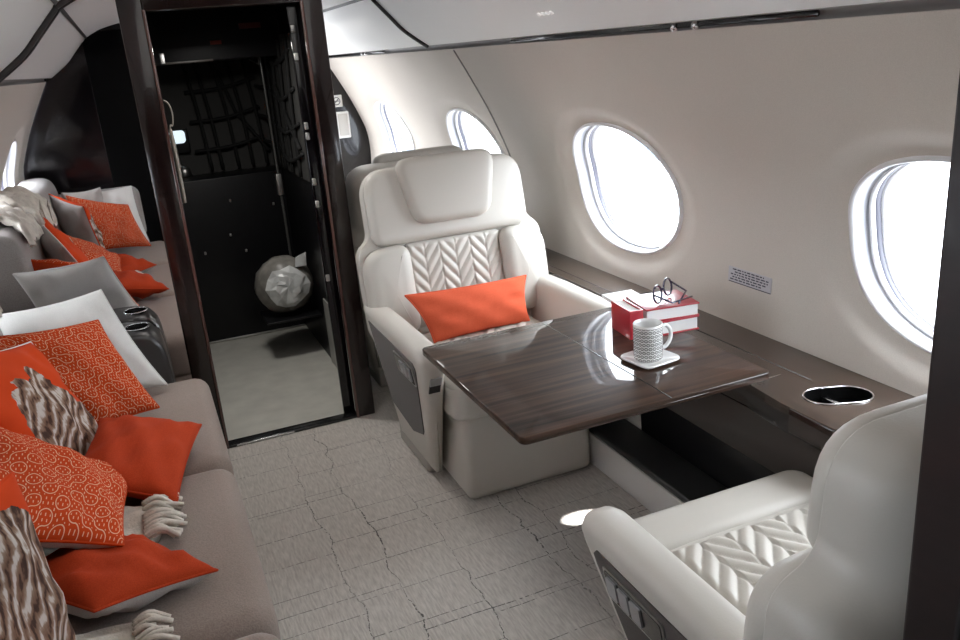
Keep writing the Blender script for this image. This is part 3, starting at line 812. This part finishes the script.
# ------------------------------------------------------------------ armchairs
def herring(u0, u1, v0, v1, cols, period, slope, H, nu, nv, frame):
    O, U, V, Nn = frame
    bm = bmesh.new(); cw = (u1-u0)/cols; G = []
    for j in range(nv+1):
        row = []
        for i in range(nu+1):
            u = u0+(u1-u0)*i/nu; v = v0+(v1-v0)*j/nv
            k = min(cols-1, int((u-u0)/cw)); fu = ((u-u0)-k*cw)/cw
            d = 1 if k % 2 == 0 else -1
            s = (v+(d*(fu-.5))*cw*slope)/period + (.5 if k % 2 else 0)
            t = s-math.floor(s)
            h = H*(min(t, 1-t)*2)**.45 * min(1, .35+min(fu, 1-fu)/.10)
            eu = min((u-u0), (u1-u), (v-v0), (v1-v))/.012
            h *= min(1, max(0, eu))
            row.append(bm.verts.new(O+U*u+V*v+Nn*h))
        G.append(row)
    for j in range(nv):
        for i in range(nu): bm.faces.new((G[j][i], G[j][i+1], G[j+1][i+1], G[j+1][i]))
    return bm

def make_chair(label, lean=11, back_y=.16, squash=1.0, wing=.380, up_w=.324):
    def SQ(pts): return [(x, y if y < .40 else .40+(y-.40)*squash) for x, y in pts]
    root = empty('club_armchair', (0, 0, 0), label, 'armchair')
    LE = M['leather']
    mk('seat_base', bm_box(-.243, .243, -.38, .24, .004, .335, .028, 4), LE, root)
    mk('plinth', bm_box(-.30, .30, -.10, .24, .003, .10, .01), M['gray_base'], root)
    sc = mk('seat_cushion', bm_pad(rrect(.56, .60, .05, 5, 0, -.115), (0, 0, .325), (1, 0, 0), (0, 1, 0), .135, .045, .012, .02), LE, root)
    mk('front_bolster', bm_pad(rrect(.55, .15, .05, 5, 0, -.335), (0, 0, .40), (1, 0, 0), (0, 1, 0), .075, .035, .006), LE, sc)
    mk('quilted_panel', herring(-.20, .20, -.255, .10, 6, .055, 1.25, .011, 96, 84, (Vector((0, 0, .466)), Vector((1, 0, 0)), Vector((0, 1, 0)), Vector((0, 0, 1)))), LE, sc)
    # armrests
    prof = [(.22, .035), (-.165, .035), (-.42, .53), (-.425, .565), (-.405, .595), (-.37, .607), (.0, .607), (.24, .600)]
    pr = []
    for i, p in enumerate(prof):
        pr.append(p)
    for s in (-1, 1):
        def xo(z): return .395-(.607-z)/.57*.095
        def xi(z): return .300-(.607-z)/.57*.045
        bm = bmesh.new()
        dense = []
        for i in range(len(prof)):
            a, b = Vector(prof[i]), Vector(prof[(i+1) % len(prof)]); n = max(1, int((b-a).length/.05))
            for k in range(n): dense.append(tuple(a.lerp(b, k/n)))
        if area2(dense) < 0: dense.reverse()
        r = .034; lv = []
        for k in range(6):
            a = PI/2*(1-k/5); lv.append((r*(1-math.cos(a)), r*(1-math.sin(a)), 0))
        for k in range(6):
            a = PI/2*k/5; lv.append((r*(1-math.cos(a)), 1, r*(1-math.sin(a))))
        rings = []
        for d, t, e in lv:
            ins = inset(dense, d); ring = []
            for (y, z), (y0, z0) in zip(ins, dense):
                A, B = xi(z), xo(z)
                x = (A+t) if t != 1 else (B-e)
                ring.append(bm.verts.new((s*x, y, z)))
            rings.append(ring)
        n = len(dense)
        for a, b in zip(rings, rings[1:]):
            for i in range(n): bm.faces.new((a[i], a[(i+1) % n], b[(i+1) % n], b[i]))
        bm.faces.new(rings[0]); bm.faces.new(rings[-1])
        arm = mk('armrest', bm, LE, root)
        # dark side panel lying on the outer face
        def onface(y, z, out): return Vector((s*(xo(z)+out), y, z))
        def plate(poly, t, out0=0):
            bm = bmesh.new()
            A = [bm.verts.new(onface(y, z, out0-.002)) for y, z in poly]; B = [bm.verts.new(onface(y, z, out0+t)) for y, z in poly]
            bm.faces.new(A); bm.faces.new(B)
            k = len(poly)
            for i in range(k): bm.faces.new((A[i], A[(i+1) % k], B[(i+1) % k], B[i]))
            return bm
        pn = mk('side_panel', plate([(.18, .545), (-.345, .545), (-.36, .53), (-.355, .51), (-.22, .235), (-.20, .215), (-.05, .165), (.18, .20)], .003), M['side_panel'], arm, smooth=False)
        mk('control_bezel', plate(rrect(.20, .075, .008, 3, -.225, .487), .003, .003), M['brushed'], arm, smooth=False)
        mk('control_panel', plate(rrect(.188, .062, .006, 3, -.225, .487), .002, .006), M['bezel'], arm, smooth=False)
        for k in range(3):
            mk('control_button', plate(rrect(.034, .044, .004, 2, -.292+.041*k, .487), .004, .008), M['silver'], arm, smooth=False)
        # latch tile on the front face
        fy = lambda z: -.42+(.53-z)/.495*.255
        bm = bmesh.new()
        x0, x1 = s*.312, s*.350
        Vv = [bm.verts.new((x, fy(z)-o, z)) for o in (-.003, .004) for x, z in ((x0, .44), (x1, .44), (x1, .50), (x0, .50))]
        for q in ((0, 1, 2, 3), (4, 5, 6, 7), (0, 1, 5, 4), (1, 2, 6, 5), (2, 3, 7, 6), (3, 0, 4, 7)): bm.faces.new([Vv[i] for i in q])
        mk('latch_plate', bm, M['bezel'], arm, smooth=False)
        bm = bmesh.new()
        Vv = [bm.verts.new((x, fy(z)-o, z)) for o in (-.002, .007) for x, z in ((x0, .472), (x1, .472), (x1, .502), (x0, .502))]
        for q in ((0, 1, 2, 3), (4, 5, 6, 7), (0, 1, 5, 4), (1, 2, 6, 5), (2, 3, 7, 6), (3, 0, 4, 7)): bm.faces.new([Vv[i] for i in q])
        mk('latch_lever', bm, M['silver'], arm, smooth=False)
    # backrest
    t = math.radians(lean); O = Vector((0, back_y, .42)); U = Vector((1, 0, 0)); V = Vector((0, math.sin(t), math.cos(t))); Nn = U.cross(V)
    half = [(wing, 0), (wing, .385), (up_w+.003, .43), (up_w, .685)]
    full = SQ(half+[(-x, y) for x, y in reversed(half)])
    out = round_poly(full, [.11, .11, .06, .115, .115, .06, .11, .11], 9)
    bk = mk('backrest', bm_pad(out, O-Nn*.15, U, V, .15, .004, 0, .10, rings=8), LE, root)
    for s in (-1, 1):
        w = [(.188, .05), (wing-.003, .05), (wing-.003, .383), (.188, .395)]
        w = round_poly([(s*x, y) for x, y in w], [.05, .07, .10, .055], 7)
        mk('wing_bolster', bm_pad(w, O-Nn*.01, U, V, .075, .045, .012), LE, bk)
    up = [(up_w-.001, .393), (up_w-.004, .680)]
    upf = round_poly(SQ(up+[(-x, y) for x, y in reversed(up)]), [.05, .10, .10, .05], 7)
    mk('upper_cushion', bm_pad(upf, O-Nn*.01, U, V, .05, .03, 0), LE, bk)
    hr = [(.155, .452), (.208, .708)]
    hrf = round_poly(SQ(hr+[(-x, y) for x, y in reversed(hr)]), [.075, .06, .06, .075], 8)
    mk('headrest', bm_pad(hrf, O+Nn*.012, U, V, .065, .03, 0, .02), M['leather_head'], bk)
    mk('quilted_panel', herring(-.19, .19, .06, .385, 6, .052, 1.25, .010, 96, 84, (O+Nn*.012, U, V, Nn)), LE, bk)
    mk('panel_backing', bm_pad(rrect(.40, .35, .02, 3, 0, .215), O-Nn*.01, U, V, .02, .004), LE, bk)
    return root

c1 = make_chair('white leather armchair facing us, orange lumbar cushion on its seat')
c2 = make_chair('white leather armchair at lower right, seen from behind its back', 4, .255, .70, .428, .350)
c1.location = (1.08, 2.75, 0)
c2.location = (1.070, .99, 0); c2.rotation_euler = (0, 0, PI)
for ch in children(c2):
    if ch.name.startswith('armrest'): ch.location.y += .11
c3 = copy_tree(c1); c3.location = (1.158, 3.79, 0); c3.rotation_euler = (0, 0, PI)
c3['label'] = 'white leather armchair back to back behind the one with the orange cushion'
for ch in children(c2):
    for g in children(ch):
        if g.name.startswith('headrest'): g.location.z = -.05
for ch in children(c3):
    if ch.name.startswith('backrest'): ch.scale = (1.09, 1, .965)
for c in (c1, c2, c3): c['group'] = 'white club armchairs'

# ------------------------------------------------------------------ pillows
def bm_side(P, thick, sgn, n=22, seed=0, wr=.006, sag=.07):
    """one half of a pillow over the quad P (bl, br, tr, tl); sgn picks the side"""
    bl, br, tr, tl = (Vector(p) for p in P)
    bm = bmesh.new(); uvl = bm.loops.layers.uv.new('UVMap')
    rnd = random.Random(seed); ph = [rnd.uniform(0, 6.28) for _ in range(6)]
    nrm = ((br-bl).cross(tl-bl)+(tr-tl).cross(tr-br)).normalized()
    G = []; UVs = {}
    for j in range(n+1):
        row = []
        for i in range(n+1):
            # denser towards the rim
            u = .5-.5*math.cos(PI*i/n); v = .5-.5*math.cos(PI*j/n)
            a, b = 2*u-1, 2*v-1
            # edges bow in between pointed corners
            uu = .5+.5*a*(1-sag*(1-b*b)); vv = .5+.5*b*(1-sag*(1-a*a))
            p = (bl*(1-uu)+br*uu)*(1-vv)+(tl*(1-uu)+tr*uu)*vv
            e = max(0, (1-a*a)*(1-b*b))
            h = thick*.5*e**.42
            h += wr*min(1, e*4)*(math.sin(9*a+5*b+ph[0])+math.sin(7*b-6*a+ph[1])*.7+math.sin(16*a*b+ph[2])*.6)
            p = p+nrm*sgn*max(h, 0)
            vtx = bm.verts.new(p); row.append(vtx); UVs[vtx] = (u, v)
        G.append(row)
    for j in range(n):
        for i in range(n):
            f = bm.faces.new((G[j][i], G[j][i+1], G[j+1][i+1], G[j+1][i]))
            for lp in f.loops: lp[uvl].uv = UVs[lp.vert]
    rim = [G[0][i].co.copy() for i in range(n)]+[G[j][n].co.copy() for j in range(n)]+[G[n][i].co.copy() for i in range(n, 0, -1)]+[G[j][0].co.copy() for j in range(n, 0, -1)]
    return bm, rim

def pillow(label, P, thick, front, back, piping=None, seed=0, group=None, wr=.006, cat='pillow', name='throw_pillow'):
    cen = sum((Vector(p) for p in P), Vector())/4
    r = empty(name, (cen.x, cen.y, min(p[2] for p in P)), label, cat, group)
    bm, rim = bm_side(P, thick, 1, seed=seed, wr=wr); mk('front_cover', bm, front, r, world=True)
    bm, _ = bm_side(P, thick, -1, seed=seed+9, wr=wr); mk('back_cover', bm, back, r, world=True)
    mk('piping', bm_tube(rim, .0035, 6, closed=True), piping or front, r, world=True)
    return r

PG = 'pillows on the sofa'
pillow('white square pillow standing against the mirrored wall', [(-.46, 2.91, .46), (-.050, 2.955, .450), (-.195, 3.03, .81), (-.53, 3.00, .79)], .15, M['pillow_white'], M['pillow_white'], None, 1, PG)
pillow('orange stitched-pattern pillow leaning on the white pillow', [(-.38, 2.58, .46), (-.085, 2.74, .455), (-.215, 2.88, .745), (-.55, 2.72, .80)], .14, M['pattern'], M['orange'], None, 2, PG)
pillow('bright orange pillow printed with a tiger, behind the big stitched one', [(-.42, 2.12, .50), (-.225, 2.45, .465), (-.375, 2.56, .80), (-.53, 2.10, .93)], .13, M['tiger1'], M['pillow_gray'], M['pillow_white'], 3, PG)
pillow('plain orange pillow lying nearest the aisle edge of the sofa', [(-.31, 2.10, .545), (-.070, 2.05, .455), (.028, 2.43, .49), (-.24, 2.50, .55)], .12, M['orange'], M['orange'], None, 4, PG)
pillow('large orange stitched-pattern pillow with beige back on top of the pile', [(-.45, 1.66, .68), (-.183, 1.74, .543), (-.172, 2.20, .475), (-.52, 2.17, .77)], .12, M['pattern2'], M['pillow_beige'], None, 5, PG)
pillow('plain orange pillow with grey underside lying at the front of the sofa', [(-.24, 1.55, .525), (-.008, 1.675, .46), (-.20, 1.93, .455), (-.45, 1.75, .53)], .12, M['orange'], M['pillow_gray'], None, 6, PG)
pillow('orange pillow with a big brown tiger print at the near end', [(-.44, 1.10, .50), (-.262, 1.44, .475), (-.315, 1.585, .83), (-.50, 1.24, .88)], .13, M['tiger2'], M['pillow_gray'], None, 7, PG)
pillow('white pillow at the far end of the sofa, seen in the mirror', [(-.02, .92, .46), (-.36, .95, .46), (-.40, .86, .82), (-.06, .85, .82)], .13, M['pillow_white'], M['pillow_white'], None, 8, PG)
pillow('orange and grey pillow in front of the far white one, seen in the mirror', [(-.20, .95, .47), (-.44, 1.0, .48), (-.46, .93, .84), (-.24, .90, .84)], .12, M['pillow_gray'], M['orange'], None, 12, PG)
pillow('orange stitched-pattern pillow slumped at the far end of the sofa, seen in the mirror', [(-.015, 1.12, .47), (-.37, 1.20, .50), (-.43, 1.02, .83), (-.10, .98, .72)], .12, M['pattern'], M['orange'], None, 14, PG)
pc = pillow('coral orange lumbar cushion on the seat of the armchair facing us', [(.885, 2.74, .475), (1.285, 2.76, .475), (1.315, 2.83, .635), (.81, 2.80, .655)], .10, M['coral'], M['coral'], None, 10, None, .004, 'cushion', 'lumbar_cushion')

# ------------------------------------------------------------------ sofa
sf = empty('sofa', (-.3, 1.9, 0), 'long taupe fabric sofa along the left wall', 'sofa')
mk('sofa_base', bm_box(-.62, .055, .70, 3.06, .003, .26, .02), M['sofa'], sf, world=True)
for (a, b) in ((.72, 1.497), (1.503, 2.277), (2.283, 3.065)):
    mk('seat_cushion', bm_pad(rrect(.62, b-a, .056, 7, -.220, (a+b)/2), (0, 0, .25), (1, 0, 0), (0, 1, 0), .178, .05, 0, .02), M['sofa'], sf, world=True)
def backrest(y0, y1):
    prof = [(-.43, .40), (-.44, .62), (-.455, .80), (-.475, .89), (-.52, .925), (-.60, .93), (-.655, .915), (-.66, .84), (-.675, .62), (-.665, .40)]
    return bm_prism(smooth_closed([(x-.035, z) for x, z in prof], 4), (0, y1, 0), (1, 0, 0), (0, 0, 1), y1-y0, .03)
for (a, b) in ((.74, 1.80), (1.81, 2.88)):
    mk('backrest', backrest(a, b), M['sofa_back'], sf, world=True)
mk('sofa_arm', bm_prism(rrect(.56, .34, .06, 6, -.30, .62), (0, .70, 0), (1, 0, 0), (0, 0, 1), .16, .03), M['sofa_back'], sf, world=True)
cn = empty('end_console', (-.25, 3.2, 0), 'dark end console with a cup holder between sofa and mirror', 'console')
mk('console_body', bm_prism(smooth_closed([(-.62, .01), (-.30, .01), (-.025, .01), (-.022, .25), (-.03, .50), (-.055, .575), (-.11, .605), (-.3, .61), (-.62, .61)], 4), (0, 3.31, 0), (1, 0, 0), (0, 0, 1), .22, .018), M['console'], cn, world=True)
mk('cup_holder', bm_prism(rrect(.08, .085, .038, 8, -.115, 3.2), (0, 0, .603), (1, 0, 0), (0, 1, 0), .006, .001), M['well'], cn, world=True)
mk('cup_rim', bm_tube([(x, y, .61) for x, y in rrect(.084, .089, .04, 8, -.115, 3.2)], .003, 6, closed=True), M['chrome'], cn, world=True)

# ------------------------------------------------------------------ knitted throw
th = empty('knitted_throw', (-.4, 2.1, .43), 'cream knitted throw with fringe over the sofa back and under the pillows', 'blanket')
def cloth(rows, seed, amp=.012, n=10):
    """rows: list of 3-D polylines of equal length, lofted with ripples"""
    rnd = random.Random(seed); ph = [rnd.uniform(0, 6.28) for _ in range(4)]
    R = [spline(r, n) for r in rows]
    cols = len(R[0])
    cr = [spline([r[i] for r in R], 6) for i in range(cols)]
    bm = bmesh.new()
    G = [[bm.verts.new(p+Vector((0, 0, amp*(math.sin(j*.9+i*.35+ph[0])+.6*math.sin(j*1.7-i*.5+ph[1]))))) for j, p in enumerate(c)] for i, c in enumerate(cr)]
    for a, b in zip(G, G[1:]):
        for i in range(len(a)-1): bm.faces.new((a[i], a[i+1], b[i+1], b[i]))
    geom = bm.faces[:]
    bmesh.ops.recalc_face_normals(bm, faces=bm.faces)
    ret = bmesh.ops.solidify(bm, geom=geom, thickness=.022)
    return bm
bk_prof = [(-.69, .80), (-.64, .955), (-.56, .955), (-.50, .90), (-.475, .84), (-.468, .78)]
mk('throw_drape', cloth([[(x+.008*math.sin(k*2), y+.02*math.sin(i), z+.004*k) for i, (x, z) in enumerate(bk_prof)] for k, y in enumerate((1.75, 1.9, 2.05, 2.2, 2.32))], 3), M['knit'], th, world=True)
mk('throw_drape', cloth([[(x+.006*math.sin(k*2+1), y-.02*math.sin(i), z+.004*k) for i, (x, z) in enumerate(bk_prof[:5])] for k, y in enumerate((2.42, 2.52, 2.66, 2.76))], 4), M['knit'], th, world=True)
mk('throw_end', cloth([[(-.38, 1.86, .47), (-.28, 1.86, .47), (-.19, 1.85, .462), (-.135, 1.85, .455)], [(-.38, 1.97, .47), (-.28, 1.97, .475), (-.18, 1.97, .47), (-.12, 1.98, .46)], [(-.38, 2.08, .46), (-.28, 2.08, .47), (-.18, 2.07, .465), (-.115, 2.06, .455)]], 6, .006), M['knit'], th, world=True)
mk('throw_end', cloth([[(-.40, 1.38, .462), (-.30, 1.38, .47), (-.2, 1.40, .46), (-.165, 1.41, .452)], [(-.40, 1.48, .462), (-.30, 1.49, .475), (-.19, 1.50, .462), (-.15, 1.50, .452)], [(-.40, 1.58, .462), (-.30, 1.58, .47), (-.18, 1.57, .462), (-.14, 1.57, .452)]], 7, .006), M['knit'], th, world=True)
bm = bmesh.new(); rnd = random.Random(11)
for k in range(46):
    if k < 30: y = 1.88+.19*k/29; x0, x1, z0 = -.15, -.075, .462
    else: y = 1.40+.17*(k-30)/15; x0, x1, z0 = -.18, -.12, .458
    dx = rnd.uniform(-.015, .02); dy = rnd.uniform(-.02, .02); z = z0+rnd.uniform(-.006, .012)
    bm_tube(spline([(x0, y, z), ((x0+x1)/2+dx/2, y+dy/2, z+.012), (x1+dx, y+dy, .446+rnd.uniform(0, .012))], 4), .0065, 5, bm=bm)
o = mk('fringe', bm, M['knit'], th, world=True); o['kind'] = 'stuff'

# ------------------------------------------------------------------ things on the table
ZT = .665
sa = empty('saucer', (1.165, 1.755, ZT), 'square white saucer under the patterned mug', 'saucer')
bm = bmesh.new()
bm_pad(rrect(.125, .125, .025, 6), (0, 0, 0), (1, 0, 0), (0, 1, 0), .006, .0025, 0, .002, bm=bm)
for v in bm.verts:
    d = max(abs(v.co.x), abs(v.co.y)); v.co.z += .006*max(0, (d-.035)/.028)
bmesh.ops.rotate(bm, verts=bm.verts, cent=(0, 0, 0), matrix=Matrix.Rotation(math.radians(8), 3, 'Z'))
mk('saucer_plate', bm, M['white_china'], sa)
mg = empty('coffee_mug', (1.16, 1.755, ZT+.0065), 'white mug with small dark ring pattern on the saucer', 'mug')
prof = [(.0, 0), (.034, 0), (.038, .004), (.039, .02), (.039, .098), (.0375, .1), (.0355, .098), (.0355, .012), (.0, .010)]
mk('mug_body', bm_lathe([(.020, .0005), (.034, 0), (.038, .004), (.039, .01), (.039, .03), (.039, .06), (.039, .098), (.0378, .1005)], 0, 0, 40, uv=True, top=False), M['mug'], mg)
bm = bm_lathe([(.0378, .1005), (.036, .099), (.0355, .09), (.0355, .014), (.020, .011)], 0, 0, 40, bottom=False)
mk('mug_inside', bm, M['white_china'], mg)
hp = spline([(.037, 0, .082), (.052, 0, .086), (.066, 0, .070), (.066, 0, .045), (.052, 0, .026), (.037, 0, .024)], 6)
bm = bm_tube(hp, .0055, 8); bmesh.ops.rotate(bm, verts=bm.verts, cent=(0, 0, 0), matrix=Matrix.Rotation(math.radians(-6), 3, 'Z'))
mk('mug_handle', bm, M['white_china'], mg)
def book(label, c, w, l, t, rz, cover, z):
    b = empty('hardback_book', (c[0], c[1], z), label, 'book', 'books on the table', math.radians(rz))
    bm = bm_box(-w/2, w/2, -l/2, l/2, 0, .004, .001); bm_box(-w/2, w/2, -l/2, l/2, t-.004, t, .001, bm=bm); bm_box(-w/2, -w/2+.004, -l/2, l/2, 0, t, .001, bm=bm)
    mk('cover', bm, cover, b)
    mk('pages', bm_box(-w/2+.004, w/2-.005, -l/2+.004, l/2-.004, .004, t-.004), M['paper'], b, smooth=False)
    return b
# long side (page edge) towards us
book('thick red book at the bottom of the stack behind the mug', (1.345, 1.965), .155, .165, .042, -96, M['book_red'], ZT)
book('red book with white pages on top of the stack behind the mug', (1.35, 1.965), .15, .165, .040, -100, M['book_red'], ZT+.0425)
b3 = empty('hardback_book', (1.234, 1.975, ZT), 'red book standing on edge at the left of the stack', 'book', 'books on the table', math.radians(-6))
bm = bm_box(-.021, -.017, -.06, .06, 0, .085, .001); bm_box(.017, .021, -.06, .06, 0, .085, .001, bm=bm); bm_box(-.021, .021, -.063, -.059, 0, .085, .001, bm=bm)
mk('cover', bm, M['book_red'], b3)
mk('pages', bm_box(-.017, .017, -.059, .055, .003, .080), M['paper'], b3, smooth=False)
b4 = book('thin pale magazine lying behind the red books', (1.40, 2.26), .10, .11, .012, -96, M['paper'], ZT)
b4['label'] = 'thin white booklet lying behind the red books'
gl = empty('eyeglasses', (1.355, 1.945, ZT+.0835), 'folded dark rimmed eyeglasses on top of the red books', 'glasses', None, math.radians(35))
for s in (-1, 1):
    mk('lens_rim', bm_tube([(s*.034+.026*math.cos(2*PI*j/20), .012+.004*math.sin(2*PI*j/20), .024+.020*math.sin(2*PI*j/20)) for j in range(20)], .0028, 6, closed=True), M['lens'], gl)
    bm = bmesh.new(); bm.faces.new([bm.verts.new((s*.034+.024*math.cos(2*PI*j/20), .012, .024+.018*math.sin(2*PI*j/20))) for j in range(20)])
    mk('lens', bm, M['glass'], gl)
    mk('temple_arm', bm_tube([(s*.06, .012, .030), (s*.05, -.03, .012), (-s*.03, -.045+.006*s, .006)], .0026, 6), M['lens'], gl)
gl.scale = (1.2, 1.2, 1.2)
mk('bridge', bm_tube([(-.009, .012, .028), (0, .010, .031), (.009, .012, .028)], .0028, 6), M['lens'], gl)
cup = empty('glass_jar', (1.40, 2.06, .612), 'small pale cup half hidden behind the books by the wall', 'cup')
mk('cup_body', bm_lathe([(.02, .0005), (.026, 0), (.03, .06), (.031, .085), (.029, .086), (.027, .05), (.02, .01)], 0, 0, 24), simple('pale_cup', (.62, .60, .52), rough=.3), cup)

# ------------------------------------------------------------------ wall placard and ceiling icons
def on_wall(y, z, out): return wpt(1, y, z, -out)
pk = empty('wall_placard', tuple(on_wall(1.93, .765, 0)), 'small grey printed placard on the right wall between windows', 'placard')
def wq(y0, y1, z0, z1, o0, o1):
    bm = bmesh.new()
    Vv = [bm.verts.new(on_wall(y, z, o)) for o in (o0, o1) for y, z in ((y0, z0), (y1, z0), (y1, z1), (y0, z1))]
    for q in ((0, 1, 2, 3), (4, 5, 6, 7), (0, 1, 5, 4), (1, 2, 6, 5), (2, 3, 7, 6), (3, 0, 4, 7)): bm.faces.new([Vv[i] for i in q])
    return bm
mk('plate', wq(1.835, 2.025, .742, .788, -.001, .003), M['placard'], pk, world=True, smooth=False)
bm = bmesh.new(); rnd = random.Random(2)
for k, (z, a, b) in enumerate(((.780, .02, .16), (.772, .03, .18), (.764, .012, .18), (.756, .02, .17), (.748, .01, .15))):
    y = 2.025-a
    while y > 2.025-b:
        w = rnd.uniform(.006, .018); y2 = max(y-w, 2.025-b)
        Vv = [bm.verts.new(on_wall(yy, zz2, .0036)) for yy, zz2 in ((y, z), (y2, z), (y2, z+.004), (y, z+.004))]; bm.faces.new(Vv)
        y = y2-.004
mk('printed_lines', bm, M['ink'], pk, world=True, smooth=False)
mk('edge_line', wq(1.835, 2.02, .7405, .743, .001, .0042), M['ink'], pk, world=True, smooth=False)
# tiny white icons on the ceiling panel
ic = empty('ceiling_icons', (1.27, 2.44, 1.57), 'row of four tiny white light icons on the right ceiling panel', 'icons')
for k in range(4):
    y = 2.40+.028*k
    bm = bm_prism(rrect(.016, .012, .004, 3), (1.2575, y, 1.5785), (0, -1, 0), (-.8, 0, .6), .0035)
    mk('icon', bm, emit('icon_white', (1, 1, 1), .15), ic, world=True)

# ------------------------------------------------------------------ low hangar outside, seen through the far right windows
hg = empty('hangar', (12, 32, -2.2), 'low blue grey hangar outside, glimpsed through the far right windows', 'building')
mk('hangar_wall', bm_box(9, 15, 21, 48, -2.2, -1.35), M['hangar'], hg, world=True, smooth=False)
mk('hangar_roof', bm_prism([(8.8, -1.35), (15.2, -1.35), (12, -1.1)], (0, 48, 0), (1, 0, 0), (0, 0, 1), 27), M['gray_trim'], hg, world=True, smooth=False)

# ------------------------------------------------------------------ light
W = bpy.data.worlds.new('overcast_sky'); SC.world = W; W.use_nodes = True
nt = W.node_tree; bg = nt.nodes['Background']
tc = N(nt, 'ShaderNodeTexCoord'); sp = N(nt, 'ShaderNodeSeparateXYZ'); L(nt, tc.outputs['Generated'], sp.inputs[0])
r = N(nt, 'ShaderNodeValToRGB'); cr = r.color_ramp
cr.elements[0].position = .40; cr.elements[0].color = (.30, .31, .33, 1)
cr.elements[1].position = .75; cr.elements[1].color = (.92, .96, 1, 1)
e = cr.elements.new(.495); e.color = (.42, .44, .47, 1)
e = cr.elements.new(.505); e.color = (.86, .93, 1, 1)
mr = N(nt, 'ShaderNodeMapRange'); mr.inputs['From Min'].default_value = -1; mr.inputs['From Max'].default_value = 1
L(nt, sp.outputs['Z'], mr.inputs['Value']); L(nt, mr.outputs[0], r.inputs['Fac']); L(nt, r.outputs['Color'], bg.inputs['Color'])
bg.inputs['Strength'].default_value = 9.0

def area(name, loc, rot, sx, sy, power, c=(1, 1, 1)):
    l = bpy.data.lights.new(name, 'AREA'); l.shape = 'RECTANGLE'; l.size = sx; l.size_y = sy; l.energy = power; l.color = c
    o = bpy.data.objects.new(name, l); COL.objects.link(o); o.location = loc; o.rotation_euler = rot
    return o
# soft fill panels under the ceiling, added to brighten the cabin; no fittings there
area('fill_light', (.475, 2.0, 1.835), (0, 0, 0), .9, 2.8, 4, (1, .97, .93))
area('fill_light', (1.05, 5.0, 1.72), (0, math.radians(20), 0), .2, 1.6, 3, (1, .97, .93))
#area('wash_light', (1.30, 2.2, 1.52), (0, math.radians(-35), 0), .03, 3.2, 2.2, (1, .86, .78))
area('closet_fill', (.36, 3.60, 1.60), (0, 0, 0), .2, .2, 4, (1, .97, .93))  # added fill inside the closet, lifts its floor and lining; not a fitting
sp_ = bpy.data.lights.new('sun_beam', 'SPOT'); sp_.energy = 900; sp_.spot_size = math.radians(2.2); sp_.spot_blend = .05; sp_.shadow_soft_size = .01
so = bpy.data.objects.new('sun_beam', sp_); COL.objects.link(so); so.location = (-.56, 2.40, 1.14)
d = Vector((1.132, 2.105, 0))-Vector(so.location); so.rotation_euler = d.to_track_quat('-Z', 'Y').to_euler()

# ------------------------------------------------------------------ camera
f = 826.0
def unit(a): return Vector(a).normalized()
dn = unit((206, 2483, f)); ay = unit((-362, -245, f)); ay = (ay-dn*ay.dot(dn)).normalized(); ax = ay.cross(-dn)
if ax.x < 0: ax = -ax
# image axes (right, down, forward) expressed in the cabin's frame
right = Vector((ax.x, ay.x, -dn.x)); down = Vector((ax.y, ay.y, -dn.y)); fwd = Vector((ax.z, ay.z, -dn.z))
cam = bpy.data.cameras.new('camera'); cam.sensor_width = 36; cam.lens = f/960*36; cam.clip_start = .02
co = bpy.data.objects.new('camera', cam); COL.objects.link(co)
mat = Matrix((right, -down, -fwd)).transposed().to_4x4(); mat.translation = (0, 0, 1.5)
co.matrix_world = mat
SC.camera = co
SC.view_settings.view_transform = 'Standard'
SC.view_settings.exposure = .95
SC.cycles.max_bounces = 10; SC.cycles.diffuse_bounces = 6; SC.cycles.sample_clamp_indirect = 6
